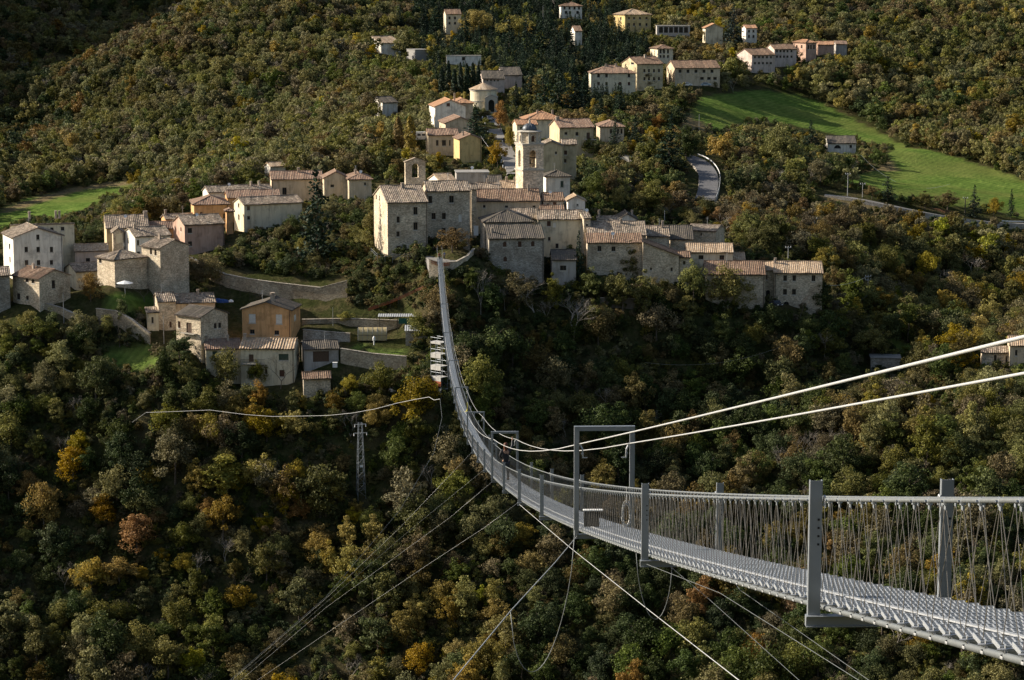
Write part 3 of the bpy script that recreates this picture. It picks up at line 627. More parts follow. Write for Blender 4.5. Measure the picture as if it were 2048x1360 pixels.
# treads -------------------------------------------------------------
tm = MB(); TW, TD, TH = 1.0, 0.21, 0.032
for y in (-TD/2, TD/2): tm.box((0, y, -TH/2), (TW, 0.006, TH))
for x in (-TW/2, TW/2): tm.box((x, 0, -TH/2), (0.006, TD+0.006, TH))
for k in range(1, 6): tm.box((0, -TD/2+TD*k/6, -TH/2-0.001), (TW-0.012, 0.005, TH-0.006))
for k in range(1, 24): tm.box((-TW/2+TW*k/24, 0, -0.006), (0.009, TD-0.012, 0.008), m=1)
for sx in (-1, 1):
    tm.box((sx*0.42, 0, -0.05), (0.06, 0.20, 0.03))
tread_me = tm.mesh('tread', [M['tread'], M['steel_light']])
yaw = math.atan2(-BD.x, BD.y)
STEP = 0.505/SU
nst = int((U1-U0)/STEP)
tus = [U0 + i*STEP for i in range(nst)]
vis = [i for i, u in enumerate(tus) if u > 0.86]
TPART = set(vis[:290])
far = MB()
for i, u in enumerate(tus):
    if i in TPART:
        t = link('tread', tread_me, bridge); t.location = bp(u, 0, 0.0)-binv; t.rotation_euler = (0, 0, yaw)
    else:
        R = Matrix.Rotation(yaw, 3, 'Z'); c = bp(u, 0, 0.0)
        if u < 0.86:
            for y in (-.105, .105): far.box(c+R @ Vector((0, y, -.016)), (1.0, .006, .032), R)
            for k in range(13): far.box(c+R @ Vector((-.5+k/12, 0, -.008)), (.012, .2, .012), R)
        else:
            for y in (-.1, -.035, .035, .1): far.box(c+R @ Vector((0, y, -.016)), (1.0, .016, .032), R)
            for k in (-.5, -.25, 0, .25, .5): far.box(c+R @ Vector((k, 0, -.01)), (.02, .2, .02), R)
tag(bbuild(far, 'far_treads', M['tread']), kind='stuff')
# hanger lattice -----------------------------------------------------
rope_m = MB(); rope_m.tube([(0,0,0),(0,0,1)], 0.0034, 5); rope_me = rope_m.mesh('hanger_rope', M['rope'])
clamp_m = MB(); clamp_m.tube([(-.035,0,0),(.035,0,0)], 0.009, 5); clamp_m.lathe((0,0,-.024), [(.004,0),(.0225,0),(.0225,.04),(.004,.048)], 8); clamp_m.box((0,0,-.045),(0.012,0.05,0.03))
clamp_me = clamp_m.mesh('clamp', M['steel'])
rest = MB(); nrope = 0; nclamp = 0
for i, u in enumerate(tus[:-1]):
    u2 = tus[i+1]
    for sd in (-1, 1):
        for (ua, ub) in ((u, u2), (u2, u)):
            a = bp(ua, sd*0.47, -0.09); b = bp(ub, sd*0.50, 0.88)
            if u > 0.84 and nrope < 296:
                o = link('hanger_rope', rope_me, bridge); d = b-a
                o.location = a-binv; o.rotation_euler = d.to_track_quat('Z', 'Y').to_euler(); o.scale = (1, 1, d.length); nrope += 1
            else:
                n = 3
                rest.tube([a, b], 0.0034 if u < 8 else 0.0030, n, cap=False)
        if u > 0.84 and nclamp < 280:
            o = link('cable_clamp', clamp_me, bridge); o.location = bp(u, sd*0.50, 0.895)-binv; o.rotation_euler = (0, 0, yaw); nclamp += 1
            o2 = None
tag(bbuild(rest, 'far_hanger_ropes', M['rope']), kind='stuff')
# lower clips: one per tread end on the left, near part
clip_m = MB(); clip_m.tube([(-.05,0.01,0),(.05,-.01,.012)], 0.008, 5); clip_m.tube([(0,0,-.03),(0,0,.03)], 0.007, 5)
clip_m.lathe((0.0,0,-.045), [(.0335,-.01),(.0345,0),(.0335,.01)], 8)
clip_me = clip_m.mesh('tread_clip', M['steel_light'])
for i in vis[:150]:
    u = tus[i]
    for sd in (-1, 1):
        o = link('tread_clip', clip_me, bridge); o.location = bp(u-STEP*.3, sd*0.48, -0.045)-binv; o.rotation_euler = (0, 0, yaw)
# post frames and gates ---------------------------------------------
PI_ = [1.34+1.02*i for i in range(-1, 35)]
def post_local(h, w, d, gate):
    mb = MB()
    # C profile: web + two flanges, open inwards
    mb.box((0, 0, h/2), (0.008, d, h)); 
    mb.box((w/2, -d/2, h/2), (w, 0.008, h)); mb.box((w/2, d/2, h/2), (w, 0.008, h))
    for k in range(4): mb.box((w*.55, -d/2-.006, h*.62+k*.075), (0.016, 0.006, 0.016))
    return mb
pm = MB()
H0 = 1.33
pm.box((0, 0, H0/2), (0.105, 0.007, H0)); pm.box((0.0525, 0.03, H0/2), (0.007, 0.06, H0)); pm.box((-0.0525, 0.03, H0/2), (0.007, 0.06, H0))
post_me = pm.mesh('post', M['steel'])
hm = MB()
for k in range(4): hm.lathe((0.02, -.0045, 0.98-k*.07), [(.001, 0)], 6)
bolt_m = MB(); bolt_m.box((0, 0, 0), (0.018, 0.012, 0.018)); bolt_me = bolt_m.mesh('bolt', M['black'])
beam_m = MB(); beam_m.box((0, 0, 0), (1.32, 0.07, 0.10)); beam_m.box((0, -0.045, 0.046), (1.32, 0.03, 0.008)); beam_m.box((0, -0.045, -0.046), (1.32, 0.03, 0.008))
beam_me = beam_m.mesh('cross_beam', M['steel'])
ub_m = MB()
ub_m.tube([(-.04,0,-.06),(-.04,0,0.0),(-.028,0,.028),(0,0,.04),(.028,0,.028),(.04,0,0),(.04,0,-.06)], .008, 6); ub_me = ub_m.mesh('u_bolt', M['steel_light'])
G_H = 2.48
gp = MB(); gp.box((0, 0, G_H/2), (0.11, 0.10, G_H)); gp.box((0.03, -0.055, G_H*.55), (0.012, 0.012, .12)); gate_post_me = gp.mesh('gate_post', M['steel'])
gb = MB(); gb.box((0, 0, 0), (1.24, 0.10, 0.10)); gate_bar_me = gb.mesh('gate_top_bar', M['steel'])
gbr = MB(); gbr.box((0, 0, 0), (0.05, 0.04, 0.05)); gbr.tube([(0,0,0),(0.05,-.02,-.1),(.06,-.02,-.28)], .018, 6); gbr.box((.10,-.02,-.29),(.12,.02,.02)); gbr.box((0.05,-.02,-.2),(.05,.03,.04)); hook_me = gbr.mesh('cable_hook', M['steel_light'])
GATES = []
for i, u in enumerate(PI_):
    k = i-1
    if u < 0.3: continue
    gate = (k % 4 == 2)
    for sd in (-1, 1):
        if not gate:
            p = link('post', post_me, bridge); p.location = bp(u, sd*0.585, -0.26)-binv; p.rotation_euler = (0, 0, yaw)
            if u < 8:
                for q in range(4):
                    bb = link('bolt_hole', bolt_me, p); bb.location = (0.025, -0.004, 0.98-q*.075)
                ubt = link('u_bolt', ub_me, p); ubt.location = (-sd*.075, 0.0, 1.155); ubt.rotation_euler = (0, 0, math.pi/2)
        else:
            p = link('gate_post', gate_post_me, bridge); p.location = bp(u, sd*0.62, -0.18)-binv; p.rotation_euler = (0, 0, yaw)
            hk = link('cable_hook', hook_me, p); hk.location = (-sd*.08, 0, 2.06); hk.scale = (-sd, 1, 1)
    cbm = link('cross_beam', beam_me, bridge); cbm.location = bp(u, 0, -0.20)-binv; cbm.rotation_euler = (0, 0, yaw)
    if gate:
        gbar = link('gate_top_bar', gate_bar_me, bridge); gbar.location = bp(u, 0, 2.25)-binv; gbar.rotation_euler = (0, 0, yaw)
        GATES.append(u)
# safety cables through the gates -----------------------------------
for sd in (-1, 1):
    start = P(2230 if sd < 0 else 2230, 604 if sd < 0 else 694, 12.4 if sd < 0 else 17.0)
    kp = [(0.55 if sd < 0 else 0.62, None)] + [(u, bp(u, sd*0.55, 1.90)) for u in GATES]
    # rising end towards the near anchorage
    e = P(2048, 665, SU*0.86) if sd < 0 else P(2048, 740, SU*1.13)
    g1 = kp[1][1]; kp[0] = (0, g1 + (e-g1)*1.45)
    path = []
    for (ua, a), (ub, b) in zip(kp[:-1], kp[1:]):
        sag = 0.12 if ua == 0 else 0.35
        for t in np.linspace(0, 1, 9)[:-1]:
            q = a.lerp(b, t); q.z -= sag*4*t*(1-t) if ua else sag*t*(1-t); path.append(q)
    path.append(kp[-1][1])
    mb = MB(); mb.tube(path, 0.0125, 8); bbuild(mb, 'safety_cable', M['cable_white'], smooth=True)
# coil of rope, board and rope ends on the first gate ------------------
def coil(center, R0, mat, label):
    mb = MB()
    for k in range(7):
        a0 = random.uniform(0, 6); rr = R0*random.uniform(.7, 1.1)
        mb.tube([center + BR*(rr*.42*math.cos(a)) + Vector((0, 0, rr*1.25*math.sin(a))) + BD*random.uniform(-.03,.03) for a in np.linspace(a0, a0+6.3, 22)], 0.009, 5, cap=False)
    mb.tube([center+Vector((0,0,R0)), center+Vector((0,0,R0*2.6))], 0.009, 5)
    o = mb.build('rope_coil', mat); tag(o, label, 'rope'); return o
gu = GATES[0]
coil(bp(gu-0.06, 0.42, 0.30), 0.24, M['cable_white'], 'coiled pale rope hanging inside the right railing at the near gate')
mb = MB(); c = bp(gu-0.02, -0.30, 0.20)
mb.box(c, (0.34, 0.10, 0.36), Matrix.Rotation(yaw, 3, 'Z')); mb.box(c+Vector((0.03,0,.20)), (0.44, .14, .02), Matrix.Rotation(yaw, 3, 'Z'), 1)
tag(mb.build('tool_box', [M['black'], M['white_paint']]), 'dark box with white lid standing on the deck at the near gate', 'box')
# ground anchored guy ropes -------------------------------------------
def cable(name, label, pts3, r, mat, cat='cable', n=5, group=None):
    mb = MB(); mb.tube(pts3, r, n); o = mb.build(name, mat, smooth=True); return tag(o, label, cat, group)
def sagline(a, b, sag, n=14):
    out = []
    for t in np.linspace(0, 1, n):
        q = a.lerp(b, t); q.z -= sag*4*t*(1-t); out.append(q)
    return out
def under(u, sd=-1): return bp(u, sd*0.6, -0.2)
def pxu(px): return 1050/(px-845)
def guy(label, u, sd, ends, r, mat=M['cable_white'], joints=()):
    """ends: (px,py,Y) way points"""
    path = [under(u, sd)] + [P(*e) for e in ends]
    d_ = (path[-1]-path[-2]).normalized(); q_ = path[-1].copy()
    for _ in range(200):
        q_ = q_ + d_*2.0
        if q_.z < float(zt_np(np.array([q_.x]), np.array([q_.y]))[0]): break
    path.append(q_)
    o = cable('guy_rope', label, path, r, mat)
    return o
guy('thick bright guy rope running from the near gate down to the bottom edge', GATES[0], -1, [(1110,1125,46),(1021,1222,40.5),(905,1362,34),(800,1490,29)], 0.010)
guy('bright guy rope crossing below the bridge towards the lower right', 5.44, -1, [(1140,1095,70),(1300,1222,52),(1480,1362,39),(1600,1456,32)], 0.009)
guy('thin guy rope from the third post behind the near gate to lower left', 5.5, -1, [(972,1053,86),(850,1133,95),(515,1360,120),(350,1475,130)], 0.0045)
guy('thin guy rope from the second gate down to the lower left', GATES[1], -1, [(900,1035,118),(652,1215,150),(480,1362,170),(350,1470,180)], 0.005)
guy('guy rope starting left of the second gate and joining the bundle', 8.6, -1, [(820,1060,150),(652,1205,175),(470,1362,190),(350,1465,195)], 0.005, M['cable'])
guy('guy rope from the third gate sweeping to the lower left', 10.6, -1, [(800,1055,170),(652,1197,190),(462,1362,200),(350,1458,204)], 0.006)
guy('dark thin guy rope below the near deck towards the lower right', 2.33, -1, [(1440,1186,32),(1720,1362,27),(1850,1450,25)], 0.004, M['cable'])
guy('second dark guy rope below the near deck', 2.36, 1, [(1480,1180,33),(1740,1362,28),(1850,1444,26)], 0.0035, M['cable'])
guy('dim guy rope hanging between the near gate and the lower right', 3.3, 1, [(1420,1200,45),(1600,1362,38),(1700,1450,35)], 0.004, M['cable'])
# hanging loops
def loop(label, a, b, low, Y, r=0.008, mat=M['cable']):
    A = P(a[0], a[1], Y); Bp = P(b[0], b[1], Y); pts3 = []
    for t in np.linspace(0, 1, 20):
        px = a[0]+(b[0]-a[0])*t; py = a[1]+(b[1]-a[1])*t; k = (4*t*(1-t))**0.6
        pts3.append(P(px, py + (low-(a[1]+b[1])/2)*k, Y))
    return cable('hanging_rope', label, pts3, r, mat)
loop('slack rope loop hanging from the bright guy rope below the near gate', (1021,1222), (1150,1060), 1330, 44, 0.008)
loop('thin slack rope loop under the deck right of the near gate', (1272,1100), (1345,1122), 1238, 40, 0.006)
# horizontal cable over the lower left slope
cp = [(262,846),(292,825),(350,823),(420,820),(490,829),(545,833),(610,832),(655,831),(705,826),(750,818),(795,806),(835,798),(858,794),(868,800),(880,798)]
cp = [(x, y, 500-250*(x-262)/618) for x, y in cp]; cp[0] = (262, 846, hit(262, 846).y)
cable('aerial_rope', 'pale sagging rope strung across the wooded slope at lower left', [P(*c) for c in cp], 0.026, M['cable_white'])
cp = [(880,798,250),(884,835,240),(868,905,220),(800,1020,205),(652,1194,196),(458,1362,190),(350,1455,187)]
cable('aerial_rope', 'pale rope curving from the bridge side down to the rope joint at lower left', [P(*c) for c in cp], 0.012, M['cable'])
# ------------------------------------------------------------------ house builder
def slope(mb, p0, ex, es, n, W, S_, l, r, wave=.44, amp=.055, uvs=None):
    """corrugated tile slope: eave from p0 along ex (W), up es (S_), top spans l..r"""
    ncol = max(2, int(W/wave)); xs = np.linspace(0, W, ncol*2+1)
    def vm(x):
        if x < l: return x/l
        if x > r: return (W-x)/(W-r)
        return 1.0
    b = len(mb.v); ph = random.uniform(0, 6)
    for i, x in enumerate(xs):
        h = (amp if i % 2 else -amp*0.4) + .05*math.sin(x*.8+ph) + .03*math.sin(x*2.3+ph*2) + random.uniform(-.02, .02) + .03
        v = max(0.0, min(1.0, vm(x)))
        for t in (0, v):
            mb.v.append(tuple(p0 + ex*x + es*(S_*t) + n*h)); mb.uv[len(mb.v)-1] = (x, S_*t)
    for i in range(len(xs)-1):
        a = b+2*i; mb.f.append((a, a+2, a+3, a+1)); mb.m.append(0)
    # solid under-sheet
    q = [p0-n*.05, p0+ex*W-n*.05, p0+ex*r+es*S_-n*.05, p0+ex*l+es*S_-n*.05]
    q2 = [x-n*.14 for x in q]
    c = len(mb.v)
    for k, x in enumerate(q+q2): mb.v.append(tuple(x)); mb.uv[len(mb.v)-1] = (k*.13, .1)
    mb.f += [(c,c+1,c+2,c+3),(c+7,c+6,c+5,c+4),(c,c+4,c+5,c+1),(c+1,c+5,c+6,c+2),(c+2,c+6,c+7,c+3),(c+3,c+7,c+4,c)]; mb.m += [0]*6
def roof_mesh(mb, name, mat):
    me = mb.mesh(name, mat); uvl = me.uv_layers.new(name='UVMap')
    li = np.empty(len(me.loops), int); me.loops.foreach_get('vertex_index', li)
    arr = np.array([mb.uv.get(i, (0.0, 0.0)) for i in range(len(mb.v))], float)
    uvl.data.foreach_set('uv', arr[li].ravel()); return me
def wallpoly(mb, outer, holes, to3, inward, rev=0.22):
    """planar wall with real openings; outer/holes in 2D; to3 maps to 3D; inward = vector into the house"""
    polys = [[Vector((p[0], p[1], 0)) for p in outer]] + [[Vector((p[0], p[1], 0)) for p in h] for h in holes]
    flat = [p for pl in polys for p in pl]
    tris = tessellate_polygon(polys)
    b = len(mb.v); mb.v += [tuple(to3(p.x, p.y)) for p in flat]
    for t in tris: mb.f.append(tuple(b+i for i in t)); mb.m.append(0)
    for h in holes:
        c = len(mb.v)
        mb.v += [tuple(to3(*p)) for p in h] + [tuple(Vector(to3(*p)) + inward*rev) for p in h]
        k = len(h)
        for i in range(k): mb.f.append((c+i, c+(i+1) % k, c+k+(i+1) % k, c+k+i)); mb.m.append(0)
def hole_shape(x0, z0, x1, z1, kind):
    if kind in ('a', 'A', 'V'):
        r = (x1-x0)/2; cx = (x0+x1)/2; zc = z1 - r
        return [(x0, z0), (x1, z0)] + [(cx + r*math.cos(t), zc + r*math.sin(t)) for t in np.linspace(0, math.pi, 7)]
    return [(x0, z0), (x1, z0), (x1, z1), (x0, z1)]
PANE = {'w':'glass','b':'shutter_brown','g':'shutter_green','p':'shutter_white','d':'door','a':'shutter_brown','A':'glass','v':'cream','V':'white'}
def opening(root, shape, kind, to3, inward, surround=False):
    """window or door as a part of the house with its own pieces"""
    xs = [p[0] for p in shape]; zs = [p[1] for p in shape]; x0, x1, z0, z1 = min(xs), max(xs), min(zs), max(zs)
    isdoor = kind in ('d',)
    nm = 'door' if isdoor else ('shutter' if kind in 'bgpa' else ('blocked_window' if kind in 'vV' else 'window'))
    dep = .16 if kind != 'p' else .05
    mb = MB(); pts3 = [Vector(to3(*p)) + inward*dep for p in shape]
    mb.add(pts3, [tuple(range(len(pts3)))])
    o = mb.build(nm, M[PANE[kind]], root)
    def bar(a, b, w, t, mat_list, off):
        A_ = Vector(to3(*a)) + inward*off; B_ = Vector(to3(*b)) + inward*off; mat_list.beam(A_, B_, w, t, up=tuple(inward))
    if kind in ('w', 'A'):
        fb = MB(); t = .07
        bar((x0+t/2, z0), (x0+t/2, z1-(0 if kind == 'w' else (x1-x0)/2)), .05, t, fb, dep-.03); bar((x1-t/2, z0), (x1-t/2, z1-(0 if kind == 'w' else (x1-x0)/2)), .05, t, fb, dep-.03)
        bar((x0, z0+t/2), (x1, z0+t/2), .05, t, fb, dep-.035); bar(((x0+x1)/2, z0), ((x0+x1)/2, z1), .05, t, fb, dep-.04)
        if kind == 'w': bar((x0, z1-t/2), (x1, z1-t/2), .05, t, fb, dep-.035)
        fb.build('frame', M['frame'], o)
    elif kind in 'bgp':
        fb = MB(); bar(((x0+x1)/2, z0), ((x0+x1)/2, z1), .03, .05, fb, dep-.02)
        for q in (.02, .98): bar((x0+(x1-x0)*q, z0), (x0+(x1-x0)*q, z1), .03, .06, fb, dep-.02)
        for q in (.03, .5, .97): bar((x0, z0+(z1-z0)*q), (x1, z0+(z1-z0)*q), .025, .07, fb, dep-.015)
        fb.build('rail', M[PANE[kind]], o)
    elif isdoor:
        fb = MB(); bar((x0, z1-.25*(z1-z0)), (x1, z1-.25*(z1-z0)), .03, .06, fb, dep-.02); bar(((x0+x1)/2, z0), ((x0+x1)/2, z1), .03, .05, fb, dep-.02)
        fb.build('rail', M['frame'], o)
    if not isdoor and kind not in 'vV':
        sb = MB(); bar((x0-.1, z0-.05), (x1+.1, z0-.05), .28, .09, sb, .02); sb.build('sill', M['sill'], o)
    if surround:
        sb = MB(); t = .2
        bar((x0-t/2, z0), (x0-t/2, z1+t), .05, t, sb, -.015); bar((x1+t/2, z0), (x1+t/2, z1+t), .05, t, sb, -.015); bar((x0-.001, z1+t/2), (x1+.001, z1+t/2), .05, t, sb, -.015)
        sb.build('surround', M['sill'], o)
    return o

def build_house(h):
    C, a, b, w, D, psi = h['frame']; hh = h['h']; base = Vector((C.x, C.y, C.z-hh))
    root = empty(h['name'], base, psi, h['label'], h['cat'])
    Ri = Matrix.Rotation(-psi, 3, 'Z')
    def loc(v): return Ri @ (Vector(v)-base)
    o0 = loc((0, 0, 0))
    def on_plane(px, py, axis, val):
        d = Ri @ ray(px, py)
        i = 1 if axis == 'y' else 0
        t = (val - o0[i])/d[i]; return o0 + d*t
    LOW = -7.0; typ = h['typ']; pxm = FPX/h['Y']; tanp = h['pitch']
    # roof heights
    if typ in ('x', 'hip'): rise = D/2*tanp
    elif typ in ('shed', 'shedb'): rise = D*tanp
    elif typ == 'y':
        cxp = on_plane((h['xl']+h['xr'])/2, h['yr'], 'y', 0.0); rise = max(.8, min(w/2*.55, cxp.z - hh))
    elif typ == 'shedx': rise = h['drop']/pxm
    else: rise = .25
    EX, EY, EZ = Vector((1,0,0)), Vector((0,1,0)), Vector((0,0,1))
    # wall outlines
    if typ == 'x': front = [(0,LOW),(w,LOW),(w,hh),(0,hh)]; side = [(0,LOW),(D,LOW),(D,hh),(D/2,hh+rise),(0,hh)]; back = hh
    elif typ == 'y': front = [(0,LOW),(w,LOW),(w,hh),(w/2,hh+rise),(0,hh)]; side = [(0,LOW),(D,LOW),(D,hh),(0,hh)]; back = None
    elif typ == 'shed': front = [(0,LOW),(w,LOW),(w,hh),(0,hh)]; side = [(0,LOW),(D,LOW),(D,hh+rise),(0,hh)]; back = hh+rise
    elif typ == 'shedb': front = [(0,LOW),(w,LOW),(w,hh),(0,hh)]; side = [(0,LOW),(D,LOW),(D,hh-rise),(0,hh)]; back = hh-rise
    elif typ == 'shedx': front = [(0,LOW),(w,LOW),(w,hh-rise),(0,hh)]; side = [(0,LOW),(D,LOW),(D,hh),(0,hh)]; back = None
    else: front = [(0,LOW),(w,LOW),(w,hh),(0,hh)]; side = [(0,LOW),(D,LOW),(D,hh),(0,hh)]; back = hh
    f3 = lambda x, z: Vector((x, 0, z)); l3 = lambda y, z: Vector((0, y, z)); r3 = lambda y, z: Vector((w, y, z)); k3 = lambda x, z: Vector((x, D, z))
    def top_at(x, outline):
        z = hh
        return z
    def mk(wins, axis, val, lim, up):
        out = []
        for (x0, y0, x1, y1, kd) in wins:
            p = on_plane(x0, y1, axis, val); q = on_plane(x1, y0, axis, val)
            i = 0 if axis == 'y' else 1
            u0, u1 = sorted((p[i], q[i])); z0, z1 = sorted((p.z, q.z))
            if u1-u0 > 6 or u1-u0 < .25: continue
            u0 = max(.2, u0); u1 = min(lim-.2, u1)
            if u1-u0 < .3: continue
            mid = (u0+u1)/2; zt = up(mid)-.15
            z1 = min(z1, min(up(u0), up(u1))-.12)
            if z1-z0 < .35 or z0 < LOW+.3: continue
            s_ = hole_shape(u0, z0, u1, z1, kd)
            # keep holes apart
            if any(not (u1+.05 < min(c[0] for c in q_[0]) or u0-.05 > max(c[0] for c in q_[0]) or z1+.05 < min(c[1] for c in q_[0]) or z0-.05 > max(c[1] for c in q_[0])) for q_ in out): continue
            out.append((s_, kd))
        return out
    if typ == 'y': upf = lambda x: hh + rise*(1-abs(x-w/2)/(w/2))
    elif typ == 'shedx': upf = lambda x: hh - rise*x/w
    else: upf = lambda x: hh
    if typ == 'x': ups = lambda y: hh + rise*(1-abs(y-D/2)/(D/2))
    elif typ == 'shed': ups = lambda y: hh + rise*y/D
    elif typ == 'shedb': ups = lambda y: hh - rise*y/D
    else: ups = lambda y: hh
    fw = mk(h['win'], 'y', 0.0, w, upf); lw = mk(h['lwin'], 'x', 0.0, D, ups); rw = mk(h['rwin'], 'x', w, D, ups)
    mb = MB()
    wallpoly(mb, front, [s_ for s_, _ in fw], f3, EY)
    wallpoly(mb, side, [s_ for s_, _ in lw], l3, EX)
    wallpoly(mb, [(p[0], p[1]-(rise if typ == 'shedx' and p[1] == hh else 0)) for p in side], [s_ for s_, _ in rw], r3, -EX)
    bk = [(0,LOW),(w,LOW)] + ([(w,back),(0,back)] if back is not None else list(front[2:]))
    wallpoly(mb, bk, [], k3, -EY)
    mb.build('wall', M[h['wall']], root)
    sur = h.get('surround')
    for s_, kd in fw: opening(root, s_, kd, f3, EY, sur and kd in 'wd')
    for s_, kd in lw: opening(root, s_, kd, l3, EX)
    for s_, kd in rw: opening(root, s_, kd, r3, -EX)
    # roof
    rb = MB(); ov = .45; wv = h.get('wave', .44); amp = .055 if wv < .5 else .085
    def sl(p0, p1, top0, top1, l=0.0, r=None):
        ex = (p1-p0); W = ex.length; ex = ex/W
        es = (top0-p0) - ex*((top0-p0).dot(ex)); S_ = es.length; es = es/S_
        n = ex.cross(es)
        ll = (top0-p0).dot(ex); rr = (top1-p0).dot(ex)
        slope(rb, p0, ex, es, n, W, S_, max(0, ll), min(W, rr), wv, amp)
    V = lambda x, y, z: Vector((x, y, z)); e = .12
    if typ == 'x':
        dz = ov*tanp
        sl(V(-ov*.6,-ov,hh-dz+e), V(w+ov*.6,-ov,hh-dz+e), V(-ov*.6,D/2,hh+rise+e), V(w+ov*.6,D/2,hh+rise+e))
        sl(V(w+ov*.6,D+ov,hh-dz+e), V(-ov*.6,D+ov,hh-dz+e), V(w+ov*.6,D/2,hh+rise+e), V(-ov*.6,D/2,hh+rise+e))
        ridge = [V(-ov*.6,D/2,hh+rise+e+.06), V(w+ov*.6,D/2,hh+rise+e+.06)]
        eaves = [(V(-ov*.6,-ov,hh-dz), V(w+ov*.6,-ov,hh-dz))]
    elif typ == 'y':
        tp = rise/(w/2); dz = ov*tp
        sl(V(-ov,D+ov*.6,hh-dz+e), V(-ov,-ov*.6,hh-dz+e), V(w/2,D+ov*.6,hh+rise+e), V(w/2,-ov*.6,hh+rise+e))
        sl(V(w+ov,-ov*.6,hh-dz+e), V(w+ov,D+ov*.6,hh-dz+e), V(w/2,-ov*.6,hh+rise+e), V(w/2,D+ov*.6,hh+rise+e))
        ridge = [V(w/2,-ov*.6,hh+rise+e+.06), V(w/2,D+ov*.6,hh+rise+e+.06)]
        eaves = [(V(-ov,-ov*.6,hh-dz), V(-ov,D,hh-dz)), (V(w+ov,-ov*.6,hh-dz), V(w+ov,D,hh-dz))]
    elif typ == 'hip':
        k = min(D, w)/2; dz = ov*tanp; rise = k*tanp
        if w >= D: t0, t1 = V(k,D/2,hh+rise+e), V(w-k,D/2,hh+rise+e)
        else: t0, t1 = V(w/2,k,hh+rise+e), V(w/2,D-k,hh+rise+e)
        c00, c10, c11, c01 = V(-ov,-ov,hh-dz+e), V(w+ov,-ov,hh-dz+e), V(w+ov,D+ov,hh-dz+e), V(-ov,D+ov,hh-dz+e)
        if w >= D: sl(c00,c10,t0,t1); sl(c11,c01,t1,t0); sl(c01,c00,t0,t0); sl(c10,c11,t1,t1)
        else: sl(c00,c10,t0,t0); sl(c11,c01,t1,t1); sl(c01,c00,t1,t0); sl(c10,c11,t0,t1)
        ridge = [t0+EZ*.06, t1+EZ*.06] if (t1-t0).length > .3 else None
        eaves = [(c00-EZ*e, c10-EZ*e), (c10-EZ*e, c11-EZ*e), (c00-EZ*e, c01-EZ*e)]
        for c_, t_ in ((c00,t0),(c10,t1 if w >= D else t0)): rb.tube([c_+EZ*.06, t_+EZ*.06], .11, 5)
    elif typ == 'shed':
        dz = ov*tanp
        sl(V(-ov*.6,-ov,hh-dz+e), V(w+ov*.6,-ov,hh-dz+e), V(-ov*.6,D+.2,hh+rise+.2*tanp+e), V(w+ov*.6,D+.2,hh+rise+.2*tanp+e))
        ridge = None; eaves = [(V(-ov*.6,-ov,hh-dz), V(w+ov*.6,-ov,hh-dz))]
    elif typ == 'shedb':
        dz = ov*tanp
        sl(V(w+.2,D+ov,hh-rise-dz+e), V(-.2,D+ov,hh-rise-dz+e), V(w+.2,-.25,hh+.25*tanp+e), V(-.2,-.25,hh+.25*tanp+e))
        ridge = [V(-.2,-.2,hh+e+.1), V(w+.2,-.2,hh+e+.1)]; eaves = []
    elif typ == 'shedx':
        tp = rise/w; dz = ov*tp
        sl(V(w+ov,-ov,hh-rise-dz+e), V(w+ov,D+ov,hh-rise-dz+e), V(-.3,-ov,hh+.3*tp+e), V(-.3,D+ov,hh+.3*tp+e))
        ridge = None; eaves = [(V(0,-ov,hh), V(w,-ov,hh-rise))]
    else:
        rb.box((w/2, D/2, hh+.1), (w+.4, D+.4, .2)); ridge = None; eaves = []
    if ridge: rb.tube(ridge, .13, 6)
    for i in range(len(rb.v)): rb.uv.setdefault(i, (rb.v[i][0], rb.v[i][1]))
    roof = link('roof', roof_mesh(rb, 'roof', M[h['roof']] if typ != 'flat' else M['concrete']), root)
    if eaves:
        for p, q in eaves: g_ = MB(); g_.beam(p, q, .14, .12); g_.build('gutter', M['gutter'], root)
    if h.get('pipe'):
        x = w-.25 if h['pipe'] > 0 else .25
        g_ = MB(); g_.tube([(x,-.12,hh-.1),(x,-.12,LOW+.5)], .07, 5); g_.build('downpipe', M['gutter'], root)
    # chimneys stand on the roof where the photo shows them
    for (cx, cy, wpx, ax) in h['chim']:
        wm = max(.5, wpx/pxm*.9)
        p = on_plane(cx, cy+4, 'y', D*.42 if typ in ('x','hip','shed') else D*.3)
        x = min(max(p.x, .4), w-.4); y = D*.42 if typ in ('x','hip','shed') else D*.3
        if typ == 'shedb': y = .8
        if typ == 'x': zr = hh + rise*(1-abs(y-D/2)/(D/2))
        elif typ == 'y': zr = hh + rise*(1-abs(x-w/2)/(w/2))
        elif typ == 'shed': zr = hh + rise*y/D
        else: zr = hh + rise*.6
        cb = MB(); ch = max(.9, min(2.2, p.z-zr+.6)); s_ = min(wm, .9)
        cb.box((x, y, zr+ch/2-.3), (s_, s_, ch+.6)); cb.box((x, y, zr+ch+.08), (s_*1.3, s_*1.3, .1)); cb.box((x, y, zr+ch+.22), (s_*.7, s_*.7, .2)); cb.box((x, y, zr+ch+.38), (s_*1.2, s_*1.2, .1))
        cb.build('chimney', M['chimney'], roof)
    if h.get('dish'):
        p = on_plane(h['dish'][0], h['dish'][1], 'y', D*.3); zr = hh + rise*.6
        db = MB(); c_ = Vector((p.x, D*.3, zr+1.0)); db.tube([(p.x, D*.3, zr-.3), tuple(c_)], .04, 5)
        db.lathe(c_, [(.02,0),(.25,.05),(.42,.16)], 12); db.v = [v if i < 10 else tuple(c_ + Matrix.Rotation(1.1, 3, 'X') @ (Vector(v)-c_)) for i, v in enumerate(db.v)]
        db.build('satellite_dish', M['white_paint'], roof)
